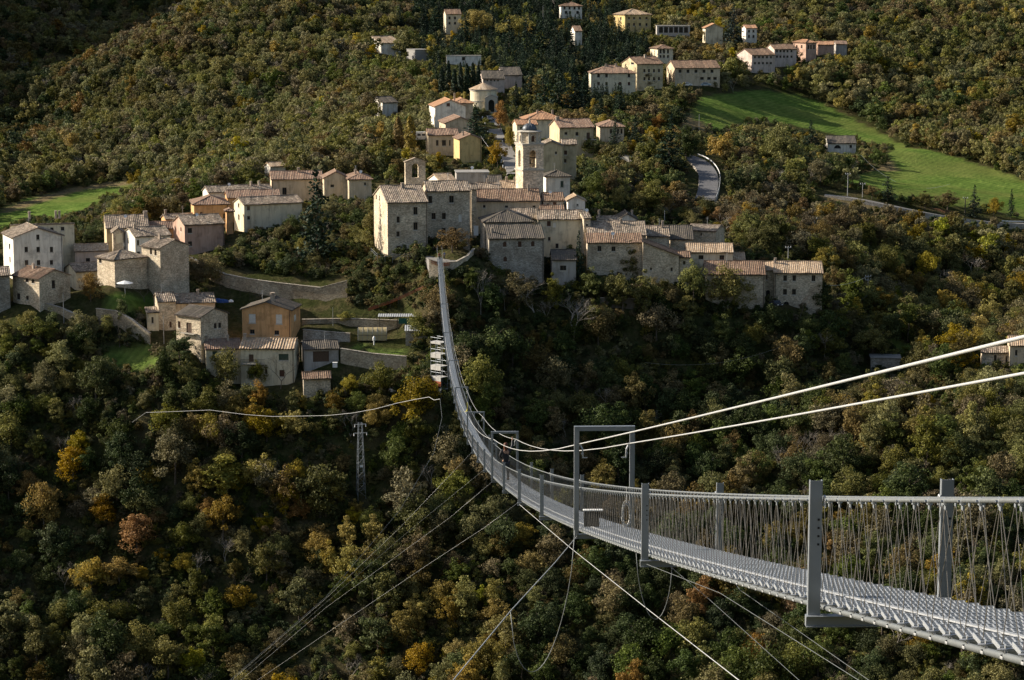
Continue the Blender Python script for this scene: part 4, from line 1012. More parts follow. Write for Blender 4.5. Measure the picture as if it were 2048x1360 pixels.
    if h.get('aerial'):
        x_ = w*h['aerial']; y_ = D*.45; zr = hh + rise*.9; ab = MB(); ab.tube([(x_,y_,zr-.3),(x_,y_,zr+2.2)], .03, 4)
        for q in (1.5, 1.8, 2.1): ab.beam((x_-.45,y_,zr+q),(x_+.45,y_,zr+q),.03,.03)
        ab.build('aerial', M['steel_light'], roof)
    if h.get('balcony'):
        x0, x1, y1 = h['balcony']; p = on_plane(x0, y1, 'y', -.5); q = on_plane(x1, y1, 'y', -.5); z = p.z
        bb = MB(); bb.box(((p.x+q.x)/2, -.5, z-.08), (q.x-p.x, 1.0, .16)); bal = bb.build('balcony', M['sill'], root)
        rl = MB(); rl.beam((p.x, -.97, z+1.0), (q.x, -.97, z+1.0), .05, .05); rl.beam((p.x, -.97, z+1.0), (p.x, 0, z+1.0), .05, .05); rl.beam((q.x, -.97, z+1.0), (q.x, 0, z+1.0), .05, .05)
        for x in np.arange(p.x, q.x+.01, .18): rl.beam((x, -.97, z), (x, -.97, z+1.0), .025, .025)
        rl.build('railing', M['gutter'], bal)
    return root
for i, h in enumerate(HS):
    if h['Y'] < 700 and h['typ'] not in ('flat',) and i % 3 == 0: h['aerial'] = random.uniform(.25, .75)
    if i in (5, 11, 16, 21, 27, 31, 45, 57): h['dish'] = (h['xl']+(h['xr']-h['xl'])*random.uniform(.3, .7), h['yr']+4)
    h['root'] = build_house(h)
# ------------------------------------------------------------------ vegetation
def leaf_mesh(name, pos, nrm, size, tint, mat, aspect=1.0, rs=None):
    """one quad per leaf clump, all with their own direction"""
    n_ = len(pos); rs = rs or np.random
    nrm = nrm/np.maximum(1e-6, np.linalg.norm(nrm, axis=1, keepdims=True))
    ref = rs.normal(size=(n_, 3)); t = np.cross(nrm, ref); t /= np.maximum(1e-6, np.linalg.norm(t, axis=1, keepdims=True))
    b_ = np.cross(nrm, t)
    sx = (size*0.5)[:, None]; sy = sx*aspect
    v = np.stack([pos-t*sx-b_*sy*.35, pos+b_*sy*-1.0+t*sx*.2, pos+t*sx+b_*sy*.3, pos+b_*sy-t*sx*.1], 1).reshape(-1, 3)
    me = bpy.data.meshes.new(name)
    f = np.arange(n_*4).reshape(-1, 4)
    me.vertices.add(n_*4); me.vertices.foreach_set('co', v.ravel())
    me.loops.add(n_*4); me.loops.foreach_set('vertex_index', f.ravel())
    me.polygons.add(n_); me.polygons.foreach_set('loop_start', np.arange(n_)*4)
    at = me.attributes.new('tint', 'FLOAT', 'FACE'); at.data.foreach_set('value', np.clip(tint, 0, 1))
    me.materials.append(mat); me.update(); return me
def crown_broad(name, seed, R, Ht, ncl, nl, ls, mat, low=.28, flat=1.0, round_=False):
    rs = np.random.RandomState(seed); P_, N_, T_, S_ = [], [], [], []
    zc = Ht*(1+low)/2; rz = Ht*(1-low)/2
    lop = rs.uniform(.8, 1.2, 3)
    for c in range(ncl):
        d = rs.normal(size=3); d[2] = d[2]*.9+.15; d /= np.linalg.norm(d)
        rr = rs.uniform(.42, .98) if c > ncl*.25 else rs.uniform(0, .45)
        wob = 1+.30*math.sin(2*math.atan2(d[1], d[0])+seed)+rs.uniform(-.12, .12)
        taper = 1.0 - (.30*max(0, d[2])**2)
        ctr = np.array([d[0]*R*rr*wob*taper, d[1]*R*rr*wob*taper, zc+d[2]*rz*rr*rs.uniform(.85, 1.1)])
        cr = R*rs.uniform(.17, .37)
        k = int(nl/ncl*rs.uniform(.6, 1.4)); tc = rs.uniform(.1, .9)
        q = rs.normal(size=(k, 3)); q /= np.linalg.norm(q, axis=1, keepdims=True)
        rad = cr*rs.uniform(.45, 1.08, k)**.6
        pos = ctr + q*rad[:, None]*np.array([1, 1, .8])
        nn = q + rs.normal(size=(k, 3))*.55 + np.array([0, 0, .25])
        P_.append(pos); N_.append(nn); T_.append(np.clip(tc*.62+rs.uniform(-.22, .55, k), 0, 1)); S_.append(ls*rs.uniform(.55, 1.35, k))
    return leaf_mesh(name, np.vstack(P_), np.vstack(N_), np.concatenate(S_), np.concatenate(T_), mat, rs=rs)
def crown_conifer(name, seed, R, Ht, mat, layers=20, per=11, ls=.42, droop=.25, dens=9, low=.08):
    rs = np.random.RandomState(seed); P_, T_, N_, S_ = [], [], [], []
    for i in range(layers):
        t = i/(layers-1); z = Ht*(low+(1-low)*t); r = R*(1-t)**.85*rs.uniform(.8, 1.12)+.12
        for k in range(max(4, int(per*(1-t*.6)))):
            a = rs.uniform(0, 6.283); L_ = r*rs.uniform(.7, 1.1); n_ = max(2, int(dens*(L_/R)+2))
            s_ = np.linspace(.15, 1, n_)
            pos = np.stack([np.cos(a)*L_*s_, np.sin(a)*L_*s_, z - droop*L_*s_**1.5 + .1*L_*s_], 1) + rs.normal(size=(n_, 3))*.14
            P_.append(pos); N_.append(rs.normal(size=(n_, 3))*.6 + np.array([0, 0, 1.0])); T_.append(np.full(n_, rs.uniform(0, .6))+rs.uniform(0, .4, n_)); S_.append(ls*rs.uniform(.7, 1.4, n_))
    return leaf_mesh(name, np.vstack(P_), np.vstack(N_), np.concatenate(S_), np.concatenate(T_), mat, 0.7, rs)
def crown_column(name, seed, R, Ht, mat, nl=1100, ls=.34, low=.06, top=.35):
    rs = np.random.RandomState(seed)
    t = rs.uniform(0, 1, nl); prof = np.where(t < top, (t/top)**.5*.6+.4, ((1-t)/(1-top))**.55)
    a = rs.uniform(0, 6.283, nl); rr = R*prof*rs.uniform(.6, 1.05, nl)*(1+.18*np.sin(5*a+t*17))
    pos = np.stack([np.cos(a)*rr, np.sin(a)*rr, Ht*(low+(1-low)*t)], 1)
    nn = np.stack([np.cos(a), np.sin(a), np.full(nl, .3)], 1) + rs.normal(size=(nl, 3))*.5
    return leaf_mesh(name, pos, nn, ls*rs.uniform(.6, 1.4, nl), np.clip(.4+.3*np.sin(3*a+t*11)+rs.uniform(-.3, .3, nl), 0, 1), mat, 1.3, rs)
def trunk_mesh(name, seed, Ht, r0, mat, limbs=5, spread=2.2, low=.3):
    rs = random.Random(seed); mb = MB()
    bend = [Vector((rs.uniform(-.25,.25)*i*.5, rs.uniform(-.25,.25)*i*.5, Ht*.78*i/4)) for i in range(5)]; bend[0] = Vector((0,0,-1.2))
    mb.tube(bend, [r0, r0*.8, r0*.6, r0*.4, r0*.15], 6)
    for k in range(limbs):
        z = Ht*(low+.4*k/limbs); a = rs.uniform(0, 6.283); base = bend[1].lerp(bend[3], k/limbs); base.z = z
        tip = base + Vector((math.cos(a)*spread, math.sin(a)*spread, spread*rs.uniform(.6, 1.2)))
        mb.tube([base, base.lerp(tip, .5)+Vector((0,0,-.15)), tip], [r0*.35, r0*.22, r0*.06], 4, cap=False)
    return mb.mesh(name, mat)
def bare_mesh(name, seed, Ht, mat, depth=5, r0=.10):
    rs = random.Random(seed); mb = MB()
    def grow(p, d, L_, r, lev):
        mid = p + d*L_*.5 + Vector((rs.uniform(-1,1), rs.uniform(-1,1), rs.uniform(-.3,.6)))*L_*.07
        e = p + d*L_
        mb.tube([p, mid, e], [r, r*.85, r*.68], 4 if lev < 3 else 3, cap=False)
        if lev >= depth: return
        for k in range(2 if lev == 0 else rs.choice((2, 3))):
            ax = Vector((rs.uniform(-1,1), rs.uniform(-1,1), rs.uniform(-.5,.5))).normalized()
            nd = (d + ax*rs.uniform(.45, .85) + Vector((0,0,.12))).normalized()
            grow(e if k < 2 else mid, nd, L_*rs.uniform(.62, .85), r*.62, lev+1)
    grow(Vector((0,0,-1)), Vector((rs.uniform(-.1,.1), rs.uniform(-.1,.1), 1)).normalized(), Ht*.27, r0, 0)
    return mb.mesh(name, mat)
TH_, TR_ = 9.0, 3.7          # nominal tree height and crown radius
CN = ['dark','green','olive','pale','lime','gold','orange','brown','rust','grey']
CROWN = {}; 
for ci, c in enumerate(CN):
    for s_ in range(3):
        R_, H_, lo = [(3.7, 9.0, .10), (3.0, 10.2, .08), (4.1, 8.2, .06)][s_]
        nl = 5000 if c not in ('grey', 'rust') else 3000
        CROWN[c, s_] = crown_broad('crown', 100+ci*7+s_, R_, H_, 54+s_*5, nl, .28, LEAF[c], lo)
FARCROWN = {}
for ci, c in enumerate(CN):
    for s_ in range(2):
        FARCROWN[c, s_] = crown_broad('crown', 300+ci*5+s_, [3.8, 3.4][s_], [8.6, 9.4][s_], 30, 1800, .45, LEAF[c], .08)
TRUNK = [trunk_mesh('trunk', 20+i, TH_, .2, M['bark']) for i in range(3)]
CON = {('pine', s_): crown_conifer('crown', 50+s_, [2.9, 2.4, 3.4][s_], [12.0, 12.5, 11.0][s_], LEAF['pine'], 20, 12, .5, .25, 10) for s_ in range(3)}
CON.update({('bluepine', 0): crown_conifer('crown', 60, 3.0, 12.0, LEAF['bluepine'], 20, 12, .5, .2, 10)})
CTRUNK = trunk_mesh('trunk', 31, 12.0, .22, M['bark'], 0)
CYP = [crown_column('crown', 70+i, 1.15, 9.0, LEAF['pine']) for i in range(2)]
POP = crown_column('crown', 75, 1.25, 9.0, LEAF['gold'], 1500, .32, .08, .45)
BARE = [bare_mesh('branches', 80+i, 9.0, M['bark_pale'], 7) for i in range(3)]
BAREB = [bare_mesh('branches', 90+i, 9.0, M['bark'], 7) for i in range(2)]

# --- where trees may stand
NOF = [
 [(-30,500),(150,496),(260,470),(330,445),(390,415),(480,395),(560,390),(700,365),(750,365),(740,380),(600,420),(520,450),(470,500),(395,525),(385,560),(350,590),(200,645),(100,650),(-30,660)],
 [(750,370),(830,362),(900,345),(915,330),(905,300),(870,290),(870,262),(880,235),(930,215),(1000,212),(1040,240),(1120,250),(1190,270),(1180,310),(1160,345),(1180,400),(1300,445),(1450,470),(1480,500),(1650,540),(1650,622),(1540,630),(1400,600),(1290,560),(1180,565),(1100,560),(960,545),(940,505),(860,500),(760,505),(740,400)],
 [(378,498),(450,533),(560,550),(640,558),(700,545),(702,605),(560,600),(385,562)],
 [(290,600),(480,590),(600,610),(830,622),(835,690),(800,770),(700,775),(610,790),(480,790),(400,735),(290,700)],
 [(850,500),(950,500),(945,540),(905,545),(880,540),(850,530)],
 [(-60,448),(100,428),(230,395),(275,378),(310,395),(250,430),(200,480),(0,510),(-60,510)],
 [(1150,165),(1250,190),(1450,180),(1600,130),(1600,145),(1480,172),(1380,200),(1250,200),(1150,190)],
 [(1370,305),(1420,300),(1455,340),(1450,400),(1370,400),(1375,350)],
 [(1640,372),(1720,392),(1850,418),(1960,428),(2080,440),(2080,470),(1960,458),(1850,445),(1700,415),(1640,395)],
] + FIELDS
HB = []
for h in HS:
    C, a, b, w, D, psi = h['frame']; c = C + a*w/2 + b*D/2; HB.append((c.x, c.y, max(w, D)/2))
HBn = np.array(HB)
HRA = None
HR = [(h['xl']-3, (h['xl']+45 if 'tall sunlit gable above the bushes' in h['label'] else h['xr']+3), h['yr'], h['ye'] + h['h']*FPX/h['Y']*.78, h['Y']) for h in HS]
# --- trees one can point at: base pixel, height and width in pixels
SPECIAL = [
 (634,526,184,112,'fir','pine','tall dark fir with level branches rising in front of the old town'),
 (797,314,80,24,'pop','lime','left one of the two yellow columnar poplars'),
 (821,316,84,26,'pop','gold','right one of the two yellow columnar poplars'),
 (950,288,78,60,'fir','pine','broad dark conifer left of the avenue'),
 (938,322,56,48,'fir','pine','small conifer in front of the yellow gabled house'),
 (1001,266,62,36,'b','orange','upper orange tree lining the avenue'),
 (995,338,60,38,'b','orange','lower orange tree at the foot of the avenue'),
 (1019,300,50,28,'b','gold','golden tree on the right of the avenue'),
 (905,508,52,80,'b','rust','rust red creeper shrub against the palazzo'),
 (455,1010,92,108,'b','lime','big round lime yellow tree on the lower left slope'),
 (275,1112,84,94,'b','orange','spreading orange tree on the lower left slope'),
 (572,1050,88,52,'b','gold','upright golden tree below the lattice pylon at lower left'),
 (652,1036,84,80,'b','gold','round golden yellow tree left of the lattice pylon foot'),
 (88,1075,110,78,'b','orange','large orange brown tree near the left edge'),
 (182,1200,88,84,'b','gold','golden orange tree low at the left, next to a smaller one'),
 (240,1190,76,70,'b','orange','smaller orange tree right of the golden orange one'),
 (830,862,106,98,'b','gold','yellow tree right below the scaffold tower'),
 (760,800,80,76,'b','olive','dark yellowish tree before the terrace wall'),
 (692,648,24,36,'b','lime','bright yellow bush on the terrace path'),
 (182,606,60,54,'b','orange','round dark orange bush in the left gardens'),
 (1158,572,110,36,'fir','pine','slim spruce in front of the cream house right of the bridge'),
 (1386,620,106,64,'b','lime','bright green and yellow tree before the right row'),
 (1262,568,84,50,'b','olive','yellowish bushy tree before the front house of the right row'),
 (1452,625,90,100,'b','pale','pale thin leaved tree hiding the old patched house'),
 (1744,725,84,84,'b','lime','lime yellow tree left of the grassy strip'),
 (1760,640,70,60,'b','gold','yellow tree beside the tall utility pole'),
 (1850,560,62,50,'b','gold','golden tree on the wooded slope below the road'),
 (1340,345,112,70,'fir','pine','big dark conifer left of the road bend'),
 (1372,330,80,56,'b','dark','dark round tree at the road bend'),
 (1318,262,36,26,'b','orange','small orange tree above the road bend'),
 (1562,335,84,86,'b','pale','pale grey green tree between the right hand fields'),
 (1622,305,62,46,'fir','pine','dark conifer between the right hand fields'),
 (1640,372,56,60,'b','pale','pale round tree above the utility poles'),
 (1895,420,38,44,'b','brown','brown tree along the lower field edge'),
 (1948,436,64,36,'fir','pine','dark conifer along the lower field edge'),
 (1988,434,42,36,'b','gold','gold tree at the right end of the lower field edge'),
 (2022,436,58,24,'fir','pine','slim conifer at the right end of the lower field edge'),
 (1775,402,48,46,'fir','pine','bushy conifer at the left end of the lower field edge'),
 (1744,400,30,32,'b','gold','small golden tree next to the bushy conifer'),
 (1850,420,36,44,'b','olive','olive tree above the red fence by the road'),
 (1070,655,118,110,'bare','','pale bare tree standing right of the bridge below the village'),
 (1150,690,135,150,'bare','','wide bare grey tree in the dark gorge right of the bridge'),
 (962,640,110,60,'bare','','thin bare tree close to the bridge'),
 (560,778,96,80,'bareb','','leafless tree in front of the cream house with balcony'),
 (452,780,86,72,'b','lime','airy yellow green tree in front of the cream wing'),
 (516,780,66,44,'b','lime','slender yellow green tree below the balcony'),
 (238,694,104,66,'bareb','','leafless tree before the arched garden wall'),
 (360,735,66,70,'b','green','green tree below the stone house with balcony'),
 (330,770,70,40,'b','dark','dark tree below the left lane'),
 (80,690,60,80,'b','lime','yellow green bushes below the left stone house'),
 (290,610,60,60,'bareb','','small leafless fruit tree on the left lawn'),
 (1000,1130,70,60,'b','brown','brown tree under the middle of the bridge'),
 (1110,800,90,80,'b','grey','pale grey leafed tree in the gorge'),
 (1480,780,90,80,'b','dark','dark tree in the gorge below the right row'),
 (1640,640,90,60,'b','dark','ivy dark tree at the right end house'),
 (1600,640,70,70,'bareb','','leafless tree in front of the right end house'),
 (950,75,58,66,'b','gold','golden crown beside the cream house at the top'),
 (1032,88,60,68,'b','gold','big golden brown tree among the upper pines'),
 (1466,96,88,52,'fir','bluepine','tall blue green cedar near the top right houses'),
 (1660,88,34,30,'b','pale','pale round tree at the upper road end'),
 (1400,165,44,40,'b','brown','brown tree before the long dormer house'),
 (1300,178,40,50,'b','brown','thin brown tree before the apartment house'),
 (785,510,46,30,'b','dark','dark ivy clump at the palazzo corner'),
 (770,470,60,44,'b','green','tall green bush against the palazzo side'),
]
for i, x in enumerate((884, 897, 909, 921, 934, 946, 957)):
    SPECIAL.append((x, 196+random.uniform(-8, 6), 66+random.uniform(-8, 14), 15, 'cyp', 'pine', None))
for (x, y, hh_) in [(1062,210,78),(1088,228,92),(1118,236,104),(1150,238,84),(1172,218,72),(1032,226,58),(1200,240,50),(1240,235,60),(1270,300,70),(1230,300,60)]:
    SPECIAL.append((x, y, hh_, hh_*.62, 'fir', 'pine', 'PARK'))
for (x, y, hh_) in [(846,72,60),(872,80,70),(932,90,76),(985,72,60),(1018,112,84),(1052,122,82),(1082,124,84),(1112,134,82),(1140,144,86),(1180,112,64),(1212,106,58),(1240,96,54),(1100,70,66),(1060,40,50),(1180,50,50),(800,66,56),(830,40,60)]:
    SPECIAL.append((x, y, hh_, hh_*.55, 'fir', 'pine', 'UP'))
SPB = [hit(q[0], q[1]) for q in SPECIAL]
for q, b_ in zip(SPECIAL, SPB): HR.append((q[0]-q[3]*.4, q[0]+q[3]*.4, q[1]-q[2], q[1]-q[2]*.3, b_.y-.5))
HR += [(852,897,678,778,516),(604,870,636,742,529),(702,740,848,995,508),(378,700,512,606,554),(1640,1730,340,392,690),(1720,1750,545,605,575),(1386,1440,322,386,668)]
rs = np.random.RandomState(11)
def bridge_z(X, Y):
    tab = np.array([(q*SU, *bc(q)) for q in np.linspace(.3, 36.1, 200)]); return np.interp(Y, tab[:,0], tab[:,1]), np.where(Y > 560, 999, np.interp(Y, tab[:,0], tab[:,3]))
cand = []
step = 4.5
Ys = np.arange(398, 1300, step)
for j, Y in enumerate(Ys):
    sp = step*(1.0 if Y < 620 else 1.08)
    hw = Y*1130/FPX + 8
    xs = np.arange(-hw, hw, sp); xs = xs + rs.uniform(-.48, .48, len(xs))*sp
    ys = Y + rs.uniform(-.48, .48, len(xs))*step
    cand.append(np.stack([xs, ys], 1))
cand = np.vstack(cand)
cz = gz(cand[:, 0], cand[:, 1]); cpx, cpy = proj_np(cand[:, 0], cand[:, 1], cz)
ok = (cpy < 1480) & (cpy > -140)
for pl in NOF: ok &= ~inpoly(cpx, cpy, pl)
dh = np.sqrt(((cand[:, None, :]-HBn[None, :, :2])**2).sum(-1)) - HBn[None, :, 2]
ok &= dh.min(1) > 2.0
# a few clearings
ok &= ~((np.sin(cand[:,0]*.071+1.3)*np.sin(cand[:,1]*.063) > .93))
cand = cand[ok]; cz = cz[ok]; cpx = cpx[ok]; cpy = cpy[ok]
bx, bz = bridge_z(cand[:, 0], cand[:, 1])
low = rs.normal(size=(40, 4))
def lfn(x, y, k):
    r = 0
    for i in range(5):
        q = low[(k*5+i) % 40]; r = r + np.sin(x*.013*(1+i*.8)+q[0]*3+y*.004*q[1]*3)*np.cos(y*.011*(1+i*.7)+q[2]*3)/(1+i*.5)
    return r
LFN = {c: np.exp(1.25*lfn(cand[:,0]*2.2, cand[:,1]*2.2, k)) for k, c in enumerate(CN+['P'])}
ZONES = [ # polygon
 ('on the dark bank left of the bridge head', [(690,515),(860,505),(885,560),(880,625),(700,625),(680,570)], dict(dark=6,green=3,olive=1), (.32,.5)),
 ('in the leafy bank below the old town', [(400,400),(760,370),(770,520),(700,560),(420,560),(395,500)], dict(olive=4,green=4,lime=2,pale=2,dark=2,brown=1), (.42,.66)),
 ('in the conifer park above the village', [(840,0),(1240,0),(1300,120),(1250,235),(1040,215),(960,160),(870,200),(840,120)], dict(P=9,dark=3,green=1,olive=1.5,gold=.6), (.7,1.1)),
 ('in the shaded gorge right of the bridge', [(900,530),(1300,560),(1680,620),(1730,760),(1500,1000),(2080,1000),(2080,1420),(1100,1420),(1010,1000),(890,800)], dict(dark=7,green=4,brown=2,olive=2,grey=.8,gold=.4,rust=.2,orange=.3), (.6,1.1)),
 ('in the lit wood at the right edge', [(1690,520),(2080,450),(2080,1000),(1600,1000),(1720,760)], dict(olive=4,gold=2,lime=2,brown=2,pale=2,green=2,grey=1.5), (.65,1.1)),
 ('on the brown bank below the right hand road', [(1250,390),(1650,385),(2080,450),(2080,520),(1690,560),(1640,520),(1300,430)], dict(brown=5,grey=3,rust=1,olive=2,orange=.6,gold=.6), (.5,.85)),
 ('in the wood at the upper right', [(1600,0),(2100,0),(2100,400),(1800,300),(1600,190),(1660,110)], dict(olive=4,brown=3,gold=.8,pale=4,dark=1.2,green=.6), (.85,1.3)),
 ('on the slope between the right hand fields', [(1180,180),(1480,250),(1800,300),(1700,390),(1180,420),(1160,330)], dict(dark=3,green=3,olive=3,gold=1,pale=2,brown=2), (.6,1.0)),
 ('on the shaded hillside at the upper left', [(-60,-60),(420,-60),(330,110),(150,250),(0,380),(-60,400)], dict(brown=3,dark=3,olive=4,rust=.4,pale=2,grey=1), (.8,1.2)),
 ('on the wooded spur at the upper left', [(420,-60),(840,-60),(860,200),(780,330),(400,400),(0,420),(0,380),(150,250),(330,110)], dict(olive=5,pale=6,brown=2,green=1.2,gold=.6,grey=1.6), (.75,1.15)),
 ('on the slope below the left houses', [(-60,640),(300,700),(480,790),(400,860),(-60,900)], dict(olive=4,green=4,lime=1.6,pale=2,dark=2,gold=.6), (.55,.95)),
 ('on the lower left slope', [(-100,600),(900,780),(1010,1000),(1110,1450),(-100,1450)], dict(dark=3,green=3.5,olive=6,brown=4,gold=1.9,orange=1.5,lime=.8,grey=2,pale=2.5,rust=.2), (.62,1.1)),
]
DEF = ('in the wood', None, dict(olive=4,green=2,brown=3,pale=2,gold=.6,grey=1), (.7,1.1))
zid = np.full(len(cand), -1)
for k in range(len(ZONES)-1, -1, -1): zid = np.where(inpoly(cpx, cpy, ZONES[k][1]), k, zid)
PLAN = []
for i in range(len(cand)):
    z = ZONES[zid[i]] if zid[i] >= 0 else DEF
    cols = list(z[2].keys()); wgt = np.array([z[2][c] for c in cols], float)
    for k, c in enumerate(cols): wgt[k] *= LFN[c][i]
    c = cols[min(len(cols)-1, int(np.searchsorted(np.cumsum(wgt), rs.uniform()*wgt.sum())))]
    s_ = rs.uniform(*z[3])*(1.0 if cand[i,1] < 650 else .86); 
    q_ = rs.uniform()
    if q_ < .25: s_ *= .6
    elif q_ > .93: s_ *= 1.3
    if cand[i,1] < 660 and q_ > .40 and q_ < .47: c = 'B'
    elif q_ > .40 and q_ < .43: c = 'B'
    x, y, zz = cand[i,0], cand[i,1], cz[i]
    hgt = (12 if c == 'P' else 9)*s_
    # keep clear of the bridge
    if abs(x-bx[i]) < 4.5+4*s_ and zz+hgt > bz[i]-1.5: continue
    # leave the fronts of houses open
    pxm = FPX/y; topy = cpy[i]-hgt*pxm; rpx = 3.0*s_*pxm; bad = False
    if HRA is None: HRA = np.array(HR)
    near = np.nonzero((y < HRA[:,4]) & (cpx[i]+rpx > HRA[:,0]) & (cpx[i]-rpx < HRA[:,1]) & (cpy[i] > HRA[:,2]) & (topy < HRA[:,3]))[0]
    for (a0, a1, b0, b1, Yh) in [HR[q] for q in near]:
        if y < Yh and cpx[i]+rpx > a0 and cpx[i]-rpx < a1 and topy < b1 and cpy[i] > b0:
            room = (cpy[i]-b1)
            if room < 18: bad = True; break
            s_ = min(s_, room/pxm/9.0); hgt = 9*s_; topy = cpy[i]-hgt*pxm
    if not bad:
        for _ in range(3):
            if any(inp1(cpx[i], cpy[i]-t*s_*9*pxm, pl) for pl in FIELDS[:4] for t in (.6, .95)): s_ *= .62
        if any(inp1(cpx[i], cpy[i]-t*s_*9*pxm, pl) for pl in FIELDS[:4] for t in (.6, .95)): bad = True
    if bad or s_ < .28: continue
    PLAN.append([x, y, zz, s_, rs.uniform(0, 6.283), c, zid[i], cpx[i], cpy[i]])
SHORT = dict(dark='dark green', green='mid green', olive='olive', pale='pale olive', lime='lime yellow', gold='golden', orange='orange', brown='brown', rust='rust red', grey='thin greyish')
def add_tree(x, y, z, sc, rot, crown, trunk, name, label, cat='tree', group=None, sxy=None):
    o = empty(name, (x, y, z), rot, label, cat, group)
    sxy = sxy or sc
    o.scale = (sxy, sxy, sc)
    if trunk is not None: link('trunk', trunk, o)
    if crown is not None: link('crown', crown, o)
    return o

# --- trees one can point at: base pixel, height and width in pixels
nsp = 0; ncyp = 0; pused = set()
for (px, py, hp, wp, kd, colr, label), b_ in zip(SPECIAL, SPB):
    pxm = FPX/b_.y; Hm = hp/pxm; Wm = wp/pxm; rot = random.uniform(0, 6.283); group = None
    if label is None: label = '%s cypress from the left in the row behind the avenue houses' % ['first','second','third','fourth','fifth','sixth','seventh'][ncyp]; group = 'cypress row'; ncyp += 1
    elif label in ('PARK', 'UP'):
        group = 'grove of pines by the avenue' if label == 'PARK' else 'pines among the upper houses'
        label = 'dark pine in the grove around the upper end of the avenue' if label == 'PARK' else 'dark pine standing among the scattered houses near the top'
        for h in sorted(HS, key=lambda q: ((q['xl']+q['xr'])/2-px)**2+(q['ye']-(py-hp/2))**2)[:4]:
            dx = px-(h['xl']+h['xr'])/2; dy = py-hp/2-h['ye']; w2 = ('left of' if dx < 0 else 'right of') if abs(dx) > abs(dy) else ('above' if dy < 0 else 'below')
            t = 'dark pine %s the %s' % (w2, h['label'])
            if t not in pused and len(t.split()) <= 16: pused.add(t); label = t; break
    if kd == 'b':
        s_ = nsp % 3; add_tree(b_.x, b_.y, b_.z, Hm/[9,10.2,8.2][s_], rot, CROWN[colr, s_], TRUNK[s_], 'broadleaf_tree', label, 'tree', None, Wm/2/[3.9,3.2,4.3][s_]); nsp += 1
    elif kd == 'fir':
        s_ = random.randrange(3) if colr == 'pine' else 0; add_tree(b_.x, b_.y, b_.z, Hm/[12,12.5,11][s_], rot, CON[colr, s_], CTRUNK, 'conifer', label, 'conifer', group, Wm/2/[2.9,2.4,3.4][s_])
    elif kd == 'cyp': add_tree(b_.x, b_.y, b_.z, Hm/9, rot, random.choice(CYP), CTRUNK, 'cypress', label, 'cypress', group, Wm/2/1.15)
    elif kd == 'pop': add_tree(b_.x, b_.y, b_.z, Hm/9, rot, POP, TRUNK[1], 'poplar', label, 'poplar', None, Wm/2/1.25)
    else:
        o = empty('bare_tree', b_, rot, label, 'tree'); o.scale = (Wm/6.5, Wm/6.5, Hm/9)
        link('branches', random.choice(BARE if kd == 'bare' else BAREB), o)
# --- the largest of the many as objects, the rest as one wood
inframe = [p for p in PLAN if -10 < p[7] < 2058 and 560 < p[8]-60 < 1345 and p[5] not in ('P', 'B')]
inframe.sort(key=lambda p: -p[3]/p[1])
IND = inframe[:max(0, 296-nsp)]
indset = set(id(p) for p in IND)
LMK = [(1158,960,'the near bridge gate'),(1010,910,'the second bridge gate'),(722,930,'the lattice pylon'),(875,740,'the scaffold tower'),(1296,1050,'the second railing post'),(1625,1110,'the big front railing post'),
 (1905,1090,'the front right railing post'),(1087,990,'the post behind the near gate'),(940,850,'the middle of the bridge'),(1060,1250,'the slack rope loop'),(1310,1200,'the small rope loop under the deck'),(652,1194,'the guy rope joint'),
 (1600,590,'the end house of the right row'),(1470,580,'the patched old house'),(540,740,'the cream balcony house'),(1700,760,'the upper safety cable'),(1800,810,'the lower safety cable'),(560,833,'the sagging rope'),(300,825,'the left end of the sagging rope'),
 (2000,700,'the house at the right edge'),(1240,590,'the dark timber wall'),(750,730,'the broad terrace wall'),(360,690,'the stone house with balcony'),(60,600,'the stone house with arched windows'),(1780,720,'the dark shed')]
LMK += [(q[0], q[1]-q[2]/2, 'the '+q[6].split(' in front')[0]) for q in SPECIAL if q[6] and q[6] not in ('PARK','UP') and q[1] > 560 and len(q[6].split()) < 9]
used = set(); 
def tree_label(p):
    cx, cy = p[7], p[8]-5*p[3]*FPX/p[1]; sz = 'large ' if p[3] > 1.22 else ('small ' if p[3] < .85 else '')
    for (lx, ly, nm) in sorted(LMK, key=lambda q: (q[0]-cx)**2+(q[1]-cy)**2)[:5]:
        dx, dy = cx-lx, cy-ly; dd = math.hypot(dx, dy)
        if dd > 330: break
        w1 = 'just ' if dd < 75 else ('' if dd < 170 else 'well ')
        if abs(dx) > 2.4*abs(dy): w2 = 'left of' if dx < 0 else 'right of'
        elif abs(dy) > 2.4*abs(dx): w2 = 'above' if dy < 0 else 'below'
        else: w2 = ('up' if dy < 0 else 'down')+(' and left of' if dx < 0 else ' and right of')
        t = '%s%s tree %s%s %s' % (sz, SHORT[p[5]], w1, w2, nm)
        if t not in used and len(t.split()) <= 16: used.add(t); return t, None
    return None, None
for k, p in enumerate(IND):
    s_ = k % 3; zl = ZONES[p[6]][0] if p[6] >= 0 else DEF[0]
    add_tree(p[0], p[1], p[2], p[3], p[4], CROWN[p[5], s_], TRUNK[s_], 'broadleaf_tree', tree_label(p)[0] or '%s broadleaf tree %s' % (SHORT[p[5]], zl), 'tree', '%s trees %s' % (SHORT[p[5]], zl))
rest = [p for p in PLAN if id(p) not in indset]
